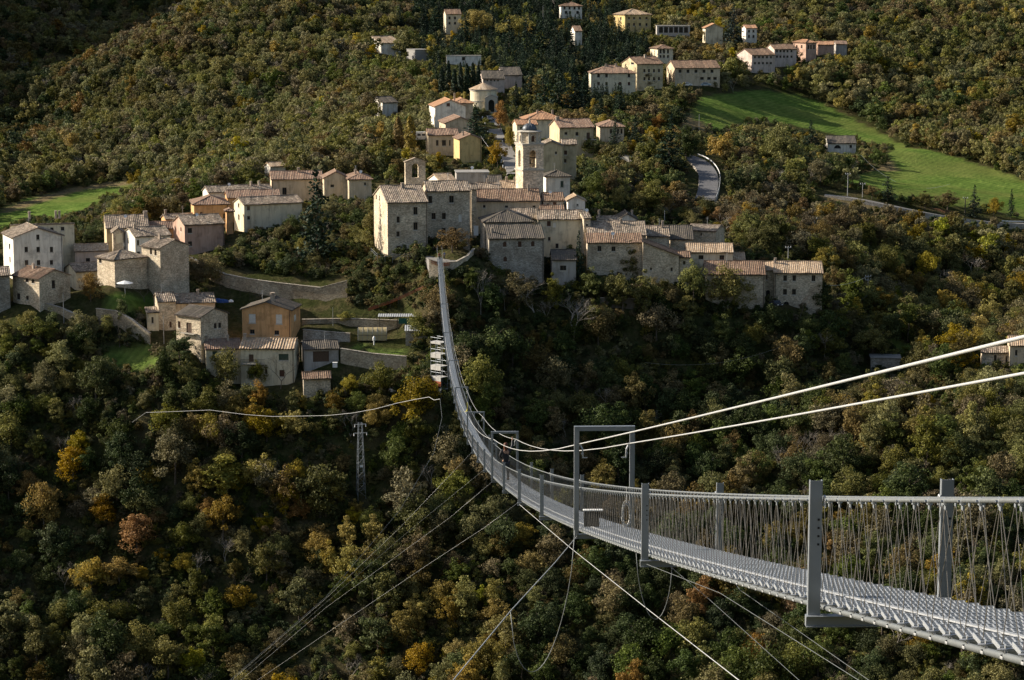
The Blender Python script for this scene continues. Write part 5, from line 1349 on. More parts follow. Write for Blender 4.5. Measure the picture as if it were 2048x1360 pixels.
# shrubs filling the gaps on the near slopes
HQ = np.array([(h['frame'][0].x, h['frame'][0].y, math.cos(h['frame'][5]), math.sin(h['frame'][5]), h['frame'][3], h['frame'][4]) for h in HS])
shr = []
NOS = [NOF[0], NOF[2], NOF[3], [(972,222),(1002,222),(1048,352),(1008,358)], [(850,500),(950,500),(945,540),(905,545),(880,540),(850,530)], [(1370,305),(1420,300),(1455,340),(1450,400),(1370,400),(1375,350)], [(1640,372),(1720,392),(1850,418),(1960,428),(2080,440),(2080,470),(1960,458),(1850,445),(1700,415),(1640,395)], [(1540,596),(1600,596),(1600,640),(1540,640)], [(385,525),(480,560),(640,580),(700,565),(702,630),(430,600),(385,565)]] + FIELDS
BANK = [(690,515),(860,505),(880,560),(880,618),(700,618),(692,575)]; UND = [(860,540),(960,545),(1000,620),(960,720),(890,760),(830,760),(845,640)]
for (m_, y0_, y1_, hw_) in ((24000, 420, 640, .24), (9000, 640, 900, .23)):
    sy = rs.uniform(y0_, y1_, m_); sx = rs.uniform(-1, 1, m_)*sy*hw_; sz = gz(sx, sy); spx, spy = proj_np(sx, sy, sz)
    oks = (spy < 1440) & (spx > -60) & (spx < 2110)
    for pl in NOS: oks &= ~inpoly(spx, spy, pl)
    bank = inpoly(spx, spy, BANK); und = inpoly(spx, spy, UND); oks |= bank | und
    bxs, bzs = bridge_z(sx, sy)
    for i in np.nonzero(oks)[0]:
        lx_ = (sx[i]-HQ[:,0])*HQ[:,2]+(sy[i]-HQ[:,1])*HQ[:,3]; ly_ = -(sx[i]-HQ[:,0])*HQ[:,3]+(sy[i]-HQ[:,1])*HQ[:,2]
        if ((lx_ > -1) & (lx_ < HQ[:,4]+1) & (ly_ > -.8) & (ly_ < HQ[:,5]+1)).any(): continue
        c = ['dark','green','olive','brown','grey','pale'][rs.choice(6, p=[.30,.20,.20,.14,.09,.07])]
        sc = rs.uniform(.16, .40)
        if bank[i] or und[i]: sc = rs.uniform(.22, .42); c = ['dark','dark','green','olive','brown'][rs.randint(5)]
        if abs(sx[i]-bxs[i]) < 2.5 and sz[i]+sc*9 > bzs[i]-.6: continue
        if y0_ > 600 and (any(spx[i] > q[0] and spx[i] < q[1] and spy[i]-sc*9*FPX/sy[i] < q[3] and spy[i] > q[2] and sy[i] < q[4] for q in HR)): sc = .13
        shr.append([sx[i], sy[i], sz[i]-.35, sc, rs.uniform(0, 6.28), c, -1, spx[i], spy[i]])
allp = rest + shr
protos = []; pidx = {}
def joinproto(name, crown, trunk):
    ob = bpy.data.objects.new(name, crown); return ob
for c in CN:
    for s_ in range(3):
        pidx['n', c, s_] = len(protos); protos.append(bpy.data.objects.new('wood_tree_shape', CROWN[c, s_]))
        if s_ == 2: continue
        pidx['f', c, s_] = len(protos); protos.append(bpy.data.objects.new('wood_tree_shape', FARCROWN[c, s_]))
for s_, bm_ in enumerate((BARE[0], BAREB[0], BARE[2])): pidx['B', s_] = len(protos); protos.append(bpy.data.objects.new('wood_tree_shape', bm_))
pidx['P'] = len(protos); protos.append(bpy.data.objects.new('wood_tree_shape', CON['pine', 0]))
pidx['P2'] = len(protos); protos.append(bpy.data.objects.new('wood_tree_shape', CON['pine', 2]))
vid = []; co = []; ro = []; sc_ = []
for p in allp:
    if p[5] == 'B': pid = pidx['B', random.randrange(3)]
    elif p[5] == 'P': pid = pidx[random.choice(('P', 'P2'))]
    else: pid = pidx[*(('n', p[5], random.randrange(3)) if (p[1] < 640 and p[3] > .4) else ('f', p[5], random.randrange(2)))]
    vid.append(pid); co.append((p[0], p[1], p[2]-.3)); ro.append((random.uniform(-.06,.06), random.uniform(-.06,.06), p[4]))
    sc_.append((p[3]*random.uniform(.9,1.15), p[3]*random.uniform(.9,1.15), p[3]))
me = bpy.data.meshes.new('woodland'); me.from_pydata(co, [], [])
at = me.attributes.new('pid', 'INT', 'POINT'); at.data.foreach_set('value', vid)
at = me.attributes.new('rot', 'FLOAT_VECTOR', 'POINT'); at.data.foreach_set('vector', np.array(ro).ravel())
at = me.attributes.new('scl', 'FLOAT_VECTOR', 'POINT'); at.data.foreach_set('vector', np.array(sc_).ravel())
wood = link('woodland_trees', me); tag(wood, 'dense autumn woodland of many small trees covering the hills and slopes', 'woodland', kind='stuff')
ng = bpy.data.node_groups.new('scatter_trees', 'GeometryNodeTree')
ng.interface.new_socket('Geometry', in_out='INPUT', socket_type='NodeSocketGeometry'); ng.interface.new_socket('Geometry', in_out='OUTPUT', socket_type='NodeSocketGeometry')
gi = ng.nodes.new('NodeGroupInput'); go = ng.nodes.new('NodeGroupOutput'); jg = ng.nodes.new('GeometryNodeJoinGeometry')
def named(nm, typ):
    q = ng.nodes.new('GeometryNodeInputNamedAttribute'); q.data_type = typ; q.inputs['Name'].default_value = nm; return q.outputs['Attribute']
apid, arot, ascl = named('pid', 'INT'), named('rot', 'FLOAT_VECTOR'), named('scl', 'FLOAT_VECTOR')
for i, ob in enumerate(protos):
    if i not in vid: continue
    oi = ng.nodes.new('GeometryNodeObjectInfo'); oi.inputs['Object'].default_value = ob; oi.inputs['As Instance'].default_value = True
    cmp_ = ng.nodes.new('FunctionNodeCompare'); cmp_.data_type = 'INT'; cmp_.operation = 'EQUAL'
    ins = [s for s in cmp_.inputs if s.type == 'INT']; ng.links.new(apid, ins[0]); ins[1].default_value = i
    ip = ng.nodes.new('GeometryNodeInstanceOnPoints')
    ng.links.new(gi.outputs[0], ip.inputs['Points']); ng.links.new(cmp_.outputs['Result'], ip.inputs['Selection']); ng.links.new(oi.outputs['Geometry'], ip.inputs['Instance'])
    ng.links.new(arot, ip.inputs['Rotation']); ng.links.new(ascl, ip.inputs['Scale']); ng.links.new(ip.outputs['Instances'], jg.inputs[0])
ng.links.new(jg.outputs[0], go.inputs[0])
md = wood.modifiers.new('scatter', 'NODES'); md.node_group = ng
print('TREES plan', len(PLAN), 'individual', len(IND), 'special', len(SPECIAL), 'rest', len(rest), 'shrubs', len(shr))
# ------------------------------------------------------------------ bell tower
M['lead'] = mat_plain('lead_dome', (.10,.115,.13), 0.5, 0.3, 0.25, 1.0)
M['bronze'] = mat_plain('bell_bronze', (.045,.04,.03), 0.5, 0.4)
M['tower'] = mat_stone('tower_ashlar', (.72,.62,.48), 2.4)
M['orange_net'] = mat_plain('orange_netting', (.30,.085,.035), 0.8, 0, 0.3, 6.0)
M['tin'] = mat_plain('corrugated_tin', (.40,.42,.44), 0.5, 0.3, 0.2, 2.0)
M['green_tarp'] = mat_plain('green_tarpaulin', (.02,.11,.08), 0.6)
M['blue_tarp'] = mat_plain('blue_tarpaulin', (.02,.07,.24), 0.5)
M['film'] = mat_plain('greenhouse_film', (.42,.34,.18), 0.5, 0, 0.2, 1.2)
M['wood'] = mat_plain('weathered_wood', (.13,.11,.085), 0.9, 0, 0.3, 2.0)
M['pole_concrete'] = mat_plain('pole_concrete', (.34,.34,.33), 0.9)
def tower(px_l, px_r, Y, psi_d, label):
    psi = math.radians(psi_d); C = P(px_l, 392, Y); Zp = lambda py: P(px_l, py, Y).z - C.z
    root = empty('bell_tower', C, psi, label, 'tower'); w = (px_r-px_l)/(FPX/Y)/math.cos(psi)
    z1, z2, z3 = Zp(343), Zp(292), Zp(288)
    mb = MB(); mb.box((w/2, w/2, (z1-12)/2), (w, w, z1+12)); mb.build('shaft', M['tower'], root)
    for (za, pr, hgt) in ((z1, .28, .42), (z2, .3, .55)):
        cb = MB(); cb.box((w/2, w/2, za+hgt*.3), (w+pr, w+pr, hgt*.6)); cb.box((w/2, w/2, za+hgt*.8), (w+pr*2, w+pr*2, hgt*.4)); cb.build('cornice', M['sill'], root)
    # belfry: four walls with arched openings
    b0 = z1+.42; b1 = z2; bm = MB(); hs_ = hole_shape(w*.32, b0+.55, w*.64, b1-1.1, 'a'); out = [(0,b0),(w,b0),(w,b1),(0,b1)]
    th = .7
    wallpoly(bm, out, [hs_], lambda x, z: Vector((x, 0, z)), Vector((0,1,0)), th)
    wallpoly(bm, out, [hs_], lambda x, z: Vector((x, w, z)), Vector((0,-1,0)), th)
    wallpoly(bm, out, [hs_], lambda x, z: Vector((0, x, z)), Vector((1,0,0)), th)
    wallpoly(bm, out, [hs_], lambda x, z: Vector((w, x, z)), Vector((-1,0,0)), th)
    for k, (to3) in enumerate([lambda x, z: Vector((x, th, z)), lambda x, z: Vector((x, w-th, z)), lambda x, z: Vector((th, x, z)), lambda x, z: Vector((w-th, x, z))]):
        wallpoly(bm, [(th,b0),(w-th,b0),(w-th,b1),(th,b1)], [hs_], to3, Vector((0,0,0)), 0.0)
    bm.build('belfry', M['tower'], root)
    bl_ = MB(); bl_.lathe((w*.48, w*.5, b0+1.2), [(.02,1.5),(.25,1.45),(.36,1.1),(.42,.6),(.55,.2),(.68,0),(.6,.02)], 14); bl_.beam((.6,w*.5,b0+2.75),(w-.6,w*.5,b0+2.75),.16,.2)
    bl_.build('bell', M['bronze'], root, True)
    # octagonal lantern
    c8 = Vector((w/2, w/2, 0)); z4 = z2+.55; z5 = Zp(266); R8 = w*.50
    lm = MB()
    for k in range(8):
        a0 = math.pi/8+k*math.pi/4; a1 = a0+math.pi/4
        p = c8+Vector((math.cos(a0)*R8, math.sin(a0)*R8, 0)); q = c8+Vector((math.cos(a1)*R8, math.sin(a1)*R8, 0)); L_ = (q-p).length; d = (q-p)/L_
        inw = (c8-(p+q)/2).normalized()
        holes = [hole_shape(L_*.30, z4+.4, L_*.70, z5-.7, 'a')] if k % 2 == 1 else []
        wallpoly(lm, [(0,z4),(L_,z4),(L_,z5),(0,z5)], holes, (lambda p_, d_: (lambda x, z: Vector((p_.x+d_.x*x, p_.y+d_.y*x, z))))(p, d), inw, .35)
        if holes:
            pm_ = MB(); pm_.add([Vector((p.x+d.x*x, p.y+d.y*x, z))+inw*.3 for x, z in holes[0]], [tuple(range(len(holes[0])))]); pm_.build('louvre', M['shutter_brown'], root)
        pil = MB(); pil.beam(p+Vector((0,0,z4)), p+Vector((0,0,z5)), .42, .3, up=tuple(inw)); pil.build('pilaster', M['sill'], root)
    lm.build('lantern', M['tower'], root)
    cb = MB(); cb.lathe((c8.x, c8.y, z5), [(R8*.9,0),(R8*1.14,0),(R8*1.18,.25),(R8*1.0,.4),(R8*.8,.5)], 8, rot=math.pi/8); cb.build('lantern_cornice', M['sill'], root)
    rd = w*.34; zd = z5+.5; top = Zp(248)
    dm = MB(); hh_ = top-zd; dm.lathe((c8.x, c8.y, zd), [(rd*1.0,0),(rd*1.02,hh_*.15),(rd*.95,hh_*.42),(rd*.78,hh_*.68),(rd*.5,hh_*.87),(rd*.2,hh_*.98),(.05,hh_)], 20)
    dome = dm.build('dome', M['lead'], root, True)
    for k in range(8):
        rb_ = MB(); a = k*math.pi/4; rb_.tube([(c8.x+math.cos(a)*r*1.01, c8.y+math.sin(a)*r*1.01, zd+z) for r, z in [(rd,0),(rd*1.02,hh_*.15),(rd*.95,hh_*.42),(rd*.78,hh_*.68),(rd*.5,hh_*.87),(rd*.2,hh_*.98)]], .05, 4)
        rb_.build('dome_rib', M['lead'], dome)
    fm = MB(); fm.lathe((c8.x, c8.y, top-.05), [(.3,0),(.34,.25),(.2,.5),(.26,.8),(.05,1.0)], 10); fm.beam((c8.x,c8.y,top+.9),(c8.x,c8.y,top+2.0),.07,.07); fm.beam((c8.x-.3,c8.y,top+1.6),(c8.x+.3,c8.y,top+1.6),.07,.07); fm.build('finial', M['sill'], root)
tower(1046, 1087, 600, 20, 'stone bell tower with octagonal lantern and small grey dome')
# bell gable on the palazzo ridge
def bell_gable():
    Y = 590; psi = math.radians(14); C = P(811, 372, Y); root = empty('bell_gable', C, psi, 'gabled stone bell wall with one arched opening above the palazzo roof', 'bell gable')
    pm_ = FPX/Y; w = 41/pm_; Zp = lambda py: P(811, py, Y).z - C.z; zt, za = Zp(324), Zp(317)
    out = [(0,-5),(w,-5),(w,zt),(w/2,za),(0,zt)]; hs_ = hole_shape(w*.33, Zp(356), w*.66, Zp(327), 'a'); mb = MB(); th = 1.1
    wallpoly(mb, out, [hs_], lambda x, z: Vector((x, 0, z)), Vector((0,1,0)), th); wallpoly(mb, out, [hs_], lambda x, z: Vector((x, th, z)), Vector((0,0,0)), 0)
    for i in range(1, 5):
        p, q = out[i], out[(i+1) % 5]; mb.add([(p[0],0,p[1]),(q[0],0,q[1]),(q[0],th,q[1]),(p[0],th,p[1])], [(0,1,2,3)])
    mb.build('wall', M['stone'], root)
    cp_ = MB(); cp_.beam((-.25,th/2,zt-.02),(w/2,th/2,za+.12),th+.3,.16); cp_.beam((w+.25,th/2,zt-.02),(w/2,th/2,za+.12),th+.3,.16); cp_.build('coping', M['old'], root)
    b_ = MB(); zb = Zp(348); b_.lathe((w*.495, th/2, zb), [(.02,.95),(.2,.9),(.28,.6),(.36,.2),(.48,0)], 12); b_.beam((w*.33,th/2,zb+1.05),(w*.66,th/2,zb+1.05),.12,.15); b_.build('bell', M['bronze'], root, True)
bell_gable()
# round chapel
def chapel():
    Y = 845; c = P(967, 222, Y); pm_ = FPX/Y; r = 26.5/pm_; root = empty('round_chapel', c, 0, 'pale round chapel with conical tiled roof and arched porch at the top of the avenue', 'chapel')
    Zp = lambda py: P(967, py, Y).z - c.z; ze = Zp(178)
    mb = MB(); mb.lathe((0,0,-5), [(r,0),(r,ze+5)], 28); mb.build('drum', M['cream'], root, True)
    cb = MB(); cb.lathe((0,0,ze-.5), [(r,0),(r+.25,0),(r+.3,.5),(r,.5)], 28); cb.lathe((0,0,ze*.45), [(r,0),(r+.18,0),(r+.2,.35),(r,.35)], 28); cb.build('cornice', M['sill'], root)
    rb = MB(); n_ = 24
    for k in range(n_):
        a0 = 2*math.pi*k/n_; a1 = 2*math.pi*(k+1)/n_; R0 = r+.6
        for x, t in ((a0,0),(a1,1)):
            pass
        b = len(rb.v); rb.v += [(math.cos(a0)*R0,math.sin(a0)*R0,ze+(.06 if k%2 else 0)),(math.cos(a1)*R0,math.sin(a1)*R0,ze+(0 if k%2 else .06)),(0,0,ze+2.3)]
        for q in range(3): rb.uv[b+q] = ((k+q*.4)*1.2, q*1.1)
        rb.f.append((b,b+1,b+2)); rb.m.append(0)
    link('roof', roof_mesh(rb, 'roof', M['tan']), root)
    pw = 24/pm_; px0 = 4/pm_; zp = Zp(193); mb = MB(); out = [(px0,-5),(px0+pw,-5),(px0+pw,zp),(px0+pw/2,zp+.9),(px0,zp)]; hs_ = hole_shape(px0+pw*.26, 0, px0+pw*.74, zp-.8, 'a')
    yf = -r-1.6
    wallpoly(mb, out, [hs_], lambda x, z: Vector((x, yf, z)), Vector((0,1,0)), .8)
    for x in (px0, px0+pw): mb.add([(x,yf,-5),(x,0,-5),(x,0,zp),(x,yf,zp)], [(0,1,2,3)])
    mb.add([(px0-.2,yf-.2,zp-.02),(px0+pw/2,yf-.2,zp+1.0),(px0+pw/2,0,zp+1.0),(px0-.2,0,zp-.02)], [(0,1,2,3)]); mb.add([(px0+pw+.2,yf-.2,zp-.02),(px0+pw/2,yf-.2,zp+1.0),(px0+pw/2,0,zp+1.0),(px0+pw+.2,0,zp-.02)], [(0,1,2,3)])
    mb.build('porch', M['sill'], root)
    pd = MB(); pd.add([Vector((x, yf+.75, z)) for x, z in hs_], [tuple(range(len(hs_)))]); pd.build('door', M['glass'], root)
chapel()
# ------------------------------------------------------------------ retaining walls
def rwall(label, pts_, hgts, mat='stone_wall', th=.7, name='retaining_wall', cope=True):
    pt = [P(*p) for p in pts_]; root = empty(name, pt[len(pt)//2] - Vector((0,0,hgts[len(pt)//2])), 0, label, 'wall'); o_ = Vector(root.location)
    # densify
    tp, hh_ = [], []
    for i in range(len(pt)-1):
        for t in np.linspace(0, 1, 6)[:-1]: tp.append(pt[i].lerp(pt[i+1], t)); hh_.append(hgts[i]*(1-t)+hgts[i+1]*t)
    tp.append(pt[-1]); hh_.append(hgts[-1]); mb = MB(); b = 0
    for i, p in enumerate(tp):
        wz = random.uniform(-.12, .12)
        q = p-o_; q.z += wz
        mb.v += [tuple(q), tuple(q+Vector((0,th,0))), tuple(q+Vector((0,-.25,-hh_[i]-3))), tuple(q+Vector((0,th,-hh_[i]-3)))]
    for i in range(len(tp)-1):
        a = 4*i; c = a+4; mb.f += [(a,a+1,c+1,c),(a+2,c+2,c+3,a+3),(a,c,c+2,a+2),(a+1,a+3,c+3,c+1)]; mb.m += [0]*4
    e = 4*(len(tp)-1); mb.f += [(0,2,3,1),(e,e+1,e+3,e+2)]; mb.m += [0,0]
    mb.build('masonry', M[mat], root)
    if cope:
        cb = MB()
        for i in range(len(tp)-1): cb.beam(tp[i]-o_+Vector((0,th/2,.10)), tp[i+1]-o_+Vector((0,th/2,.10)), th+.2, .12)
        cb.build('coping', M['stone_dark'] if mat != 'concrete' else M['concrete'], root)
    return root
for q in RW: rwall(*q)
# ------------------------------------------------------------------ roads
def ribbon(name, pts_, width, mat, lift=.12, kind='structure'):
    cl = [hit(*p) for p in pts_]; path = []
    for i in range(len(cl)-1):
        for t in np.linspace(0, 1, 7)[:-1]:
            p0 = cl[max(0,i-1)]; p1 = cl[i]; p2 = cl[i+1]; p3 = cl[min(len(cl)-1,i+2)]
            path.append(.5*((2*p1)+(p2-p0)*t+(2*p0-5*p1+4*p2-p3)*t*t+(3*p1-p0-3*p2+p3)*t**3))
    path.append(cl[-1]); mb = MB(); K = 5
    sm = []
    for i, p in enumerate(path):
        d = (path[min(i+1,len(path)-1)]-path[max(i-1,0)]); d.z = 0; d.normalize(); s_ = Vector((d.y,-d.x,0))
        zc = float(max(gz(p.x+s_.x*width*q, p.y+s_.y*width*q) for q in (-.5,0,.5)))+lift; sm.append((p, s_, zc))
    zs = [q[2] for q in sm]; zs = [sum(zs[max(0,i-3):i+4])/len(zs[max(0,i-3):i+4])+.15 for i in range(len(zs))]
    for i, (p, s_, _) in enumerate(sm):
        for k in (-.5, -.5, .5, .5): pass
        l_ = p+s_*(-width/2); r_ = p+s_*(width/2)
        mb.v += [(l_.x,l_.y,zs[i]),(r_.x,r_.y,zs[i]),(l_.x-s_.x*.8,l_.y-s_.y*.8,zs[i]-2.5),(r_.x+s_.x*.8,r_.y+s_.y*.8,zs[i]-2.5)]
    for i in range(len(sm)-1):
        a = 4*i; c = a+4; mb.f += [(a,c,c+1,a+1),(a+2,c+2,c,a),(a+1,c+1,c+3,a+3)]; mb.m += [0,1,1]
    o = mb.build(name, [mat, M['concrete'] if name != 'road' else M['stone_dark']], None); tag(o, kind=kind)
    return [(Vector((p.x,p.y,z)), s_) for (p, s_, _), z in zip(sm, zs)]
av = ribbon('avenue_pavement', [(980,236),(990,258),(1002,282),(1014,306),(1024,335),(1030,352)], 4.2, M['paving'])
rd = ribbon('road', [(1360,312),(1386,322),(1404,335),(1416,355),(1416,382),(1408,410)], 5.4, M['asphalt'], .3)
rd2 = ribbon('road', [(1650,392),(1730,406),(1810,424),(1900,442),(1980,450),(2060,456)], 3.4, M['paving'], .3)
def rail(name, label, path, side, width, hgt=.75, posts=3, mat='white_paint', cat='guard rail'):
    root = empty(name, path[0][0], 0, label, cat); o_ = Vector(path[0][0]); mb = MB(); pts_ = [p+s_*(side*width/2)-o_ for p, s_ in path]
    for i in range(len(pts_)-1): mb.beam(pts_[i]+Vector((0,0,hgt)), pts_[i+1]+Vector((0,0,hgt)), .06, .32)
    mb.build('rail', M[mat], root)
    for i in range(0, len(pts_), posts):
        pb = MB(); pb.beam(pts_[i]-Vector((0,0,.3)), pts_[i]+Vector((0,0,hgt+.1)), .1, .1); pb.build('post', M['steel'], root)
rail('guard_rail', 'white guard rail on the outside of the road bend', rd[4:], 1 if rd[8][1].x > 0 else -1, 6.4)
rail('guard_rail', 'white edge rail of the road at the right edge', rd2[26:], -1, 3.2, .4)
bm_ = MB(); bm_.lathe((0,0,0), [(.16,0),(.16,.7),(.2,.75),(.12,.95),(.02,1.0)], 8); bol_me = bm_.mesh('bollard', M['white_paint'])
for k, i in enumerate(range(2, len(av)-3, 3)):
    p, s_ = av[i]; o = link('bollard', bol_me); o.location = p + s_*(-2.9 if s_.x > 0 else 2.9); 
    tag(o, '%s white bollard from the top of the avenue, left side' % ['first','second','third','fourth','fifth','sixth','seventh','eighth','ninth','tenth','eleventh','twelfth'][k], 'bollard', 'bollards along the avenue')
# square at the bridge head
sq = MB(); cpt = P(895, 516, 556); zc = bc(U1).z-.05
ring = [P(864,519,547),P(882,527,546.5),P(912,524,547.5),P(935,512,551),P(950,498,558),P(945,490,566),P(860,492,566),P(850,505,556)]
sq.add([(p.x,p.y,zc) for p in ring]+[(p.x,p.y,zc-3) for p in ring], [tuple(range(8))]+[(i,(i+1)%8,8+(i+1)%8,8+i) for i in range(8)])
tag(sq.build('square_pavement', M['paving']), kind='structure')
# ------------------------------------------------------------------ scaffold tower
def scaffold():
    Y = 517; b = P(862, 790, Y); pm_ = FPX/Y; w = 29/pm_; d = 2.0; H_ = 107/pm_
    root = empty('scaffold_tower', b, -.75, 'scaffold tower with white boarded levels beside the bridge', 'scaffold')
    for x in (0, w/2, w):
        for y in (0, d):
            mb = MB(); mb.tube([(x,y,-3),(x,y,H_+.6)], .05, 6); mb.build('standard', M['steel'], root)
    for k, (py, hb) in enumerate(((683,.35),(706,.9),(730,.95),(752,1.4),(776,1.2))):
        z = P(862, py, Y).z-b.z; mb = MB(); mb.box((w/2,d/2,z), (w+.3,d,.08)); pl = mb.build('platform', M['dull_white'], root)
        tb = MB(); tb.box((w*.25,-.08,z-.02-hb/2), (w*.5-.06,.04,hb)); tb.build('toe_board', M['dull_white'], pl)
        tb = MB(); tb.box((w*.75,-.08,z-.02-hb/2), (w*.5-.06,.04,hb)); tb.build('toe_board', M['dull_white'], pl)
        for y in (0, d):
            rb = MB(); rb.tube([(0,y,z+1.0),(w,y,z+1.0)], .035, 5); rb.build('guard_tube', M['steel'], root)
        br = MB(); br.tube([(0,d,z),(w,d,z-2.2)], .03, 5); br.build('brace', M['steel'], root)
    nb = MB(); nb.box((w/2,-.14,P(862,765,Y).z-b.z), (w+.2,.05,1.1)); nb.build('netting', M['orange_net'], root)
    ch = MB(); z = P(862,790,Y).z-b.z
    ch.tube([(-.9,-.3,2.6),(-1.3,-.4,1.5),(-.7,-.4,.6),(.2,-.4,-.3),(.9,-.5,-.6)], [.35,.5,.55,.6,.5], 8); ch.build('rubble_chute', M['orange_net'], root, True)
scaffold()
# ------------------------------------------------------------------ lattice pylon, poles
def pylon(px, py, top, label):
    b = hit(px, py); pm_ = FPX/b.y; H_ = (py-top)/pm_; root = empty('lattice_pylon', b, .3, label, 'pylon'); W0, W1 = .85, .4
    leg = lambda sx, sy, z: Vector((sx*(W0+(W1-W0)*z/H_), sy*(W0+(W1-W0)*z/H_), z))
    cs = ((-1,-1),(1,-1),(1,1),(-1,1))
    for c in cs:
        mb = MB(); mb.beam(leg(*c,-1.5), leg(*c,H_), .075, .075); mb.build('leg', M['steel'], root)
    nb_ = 11
    for i in range(4):
        mb = MB()
        for k in range(nb_):
            z0, z1 = H_*k/nb_, H_*(k+1)/nb_; c0, c1 = cs[i], cs[(i+1) % 4]
            a, b2 = (c0, c1) if k % 2 else (c1, c0)
            mb.beam(leg(*a,z0), leg(*b2,z1), .045, .045); mb.beam(leg(*c0,z1), leg(*c1,z1), .04, .04)
        mb.build('bracing', M['steel'], root)
    for z, L_ in ((H_-.3, 1.3), (H_-2.2, 1.5)):
        mb = MB(); mb.beam((-L_,0,z), (L_,0,z), .12, .12); arm = mb.build('crossarm', M['steel_light'], root)
        for s_ in (-1, 1):
            ib = MB(); ib.lathe((s_*(L_-.1),0,z-.6), [(.04,0),(.13,.08),(.05,.16),(.13,.26),(.05,.34),(.12,.44),(.03,.55)], 7); ib.build('insulator', M['white_paint'], arm)
    sg = MB(); sg.box((0,-.85,H_*.42),(.7,.04,.5)); sg.build('plate', M['white_paint'], root)
pylon(722, 1004, 852, 'small lattice steel pylon on the lower left slope')
def upole(px, base, top, label, arms=1, r=.14, mat='pole_concrete', lamp=False):
    b = hit(px, base); pm_ = FPX/b.y; H_ = max(4, (base-top)/pm_); root = empty('street_lamp' if lamp else 'utility_pole', b, random.uniform(-.3,.3), label, 'lamp' if lamp else 'pole')
    mb = MB(); mb.tube([(0,0,-1),(0,0,H_)], [r, r*.6], 7); mb.build('shaft', M[mat], root)
    if lamp:
        mb = MB(); mb.beam((0,0,H_),( .9,0,H_+.1),.07,.07); mb.box((.95,0,H_+.08),(.7,.28,.16)); mb.build('lamp_head', M['white_paint'], root)
    for k in range(arms):
        z = H_-.25-k*.9; mb = MB(); mb.beam((-.75,0,z),(.75,0,z),.1,.1); arm = mb.build('crossarm', M['steel_light'], root)
        for x in (-.65, 0, .65):
            ib = MB(); ib.lathe((x,0,z+.05), [(.03,0),(.10,.08),(.04,.16),(.09,.24),(.02,.34)], 6); ib.build('insulator', M['white_paint'], arm)
    return root
upole(1735, 612, 550, 'tall utility pole with two crossarms beside the yellow tree', 2)
upole(1628, 480, 437, 'utility pole in the dark wood above the end house', 1)
upole(1576, 528, 493, 'utility pole behind the end house of the right row', 1)
upole(1695, 394, 348, 'left one of two utility poles at the lower field corner', 1)
upole(1725, 396, 367, 'right one of two utility poles at the lower field corner', 1)
upole(1930, 428, 396, 'thick dark pole beside the road at the right', 1, .2, 'wood')
upole(1398, 268, 229, 'slim pole standing in the dry corner of the upper field', 0, .09)
upole(460, 362, 306, 'slim lamp pole in front of the wooded spur', 0, .1)
upole(413, 374, 362, 'street lamp above the orange hip roofed house', 0, .08, 'pole_concrete', True)
upole(128, 652, 588, 'slim pole by the garden wall at the left', 0, .09)
upole(1086, 60, 12, 'slim mast among the upper pines', 0, .1)
upole(328, 690, 632, 'slim grey pole in front of the farmhouse', 0, .09)
upole(1329, 452, 424, 'greenish pole behind the right row', 0, .12)
upole(666, 655, 615, 'thin garden pole behind the grey terrace wall', 0, .06)
def wire(label, a, b, sag, r=.02, mat=M['cable']):
    return cable('overhead_wire', label, sagline(a, b, sag, 16), r, mat, 'wire', 4)
wire('overhead wire from the tall utility pole to the end house', P(1735,553,575), P(1650,570,560), .8, .035, M['cable_white'])
wire('overhead wire crossing the lower right field', P(1722,310,800), P(1900,368,720), 5.0, .03, M['cable'])
wire('long thin wire crossing the dark gorge below the right row', P(1735,590,585), P(1290,725,480), 6.0, .018, M['cable'])
wire('overhead wire below the yellow house beside the avenue', P(962,272,690), P(990,306,680), .5, .03, M['cable_white'])
# ------------------------------------------------------------------ garden things
def polytunnel():
    Y = 538; b = P(716, 681, Y); pm_ = FPX/Y; L_ = 58/pm_; r = 1.75; root = empty('polytunnel', b, .03, 'beige polytunnel greenhouse on the garden terrace', 'greenhouse')
    prof = [(-r,0),(-r,1.3)] + [(r*math.cos(a), 1.3+r*.85*math.sin(a)) for a in np.linspace(math.pi*.94, .06*math.pi, 9)] + [(r,1.3),(r,0)]
    mb = MB(); n_ = len(prof); xs = np.linspace(0, L_, 7)
    for i, x in enumerate(xs):
        for y, z in prof: mb.v.append((x, y+r, z-(.06 if i % 2 else 0)))
    for i in range(len(xs)-1):
        for k in range(n_-1): a = i*n_+k; mb.f.append((a, a+1, a+n_+1, a+n_)); mb.m.append(0)
    mb.f.append(tuple(range(n_))); mb.f.append(tuple((len(xs)-1)*n_+k for k in reversed(range(n_)))); mb.m += [0,0]
    mb.build('film', M['film'], root)
    for x in xs:
        hb = MB(); hb.tube([(x, y*1.01+r, z) for y, z in prof], .035, 5); hb.build('hoop', M['steel'], root)
    hb = MB(); hb.beam((0,-.02,1.15),(L_,-.02,1.15),.05,.09); hb.build('side_rail', M['wood'], root)
polytunnel()
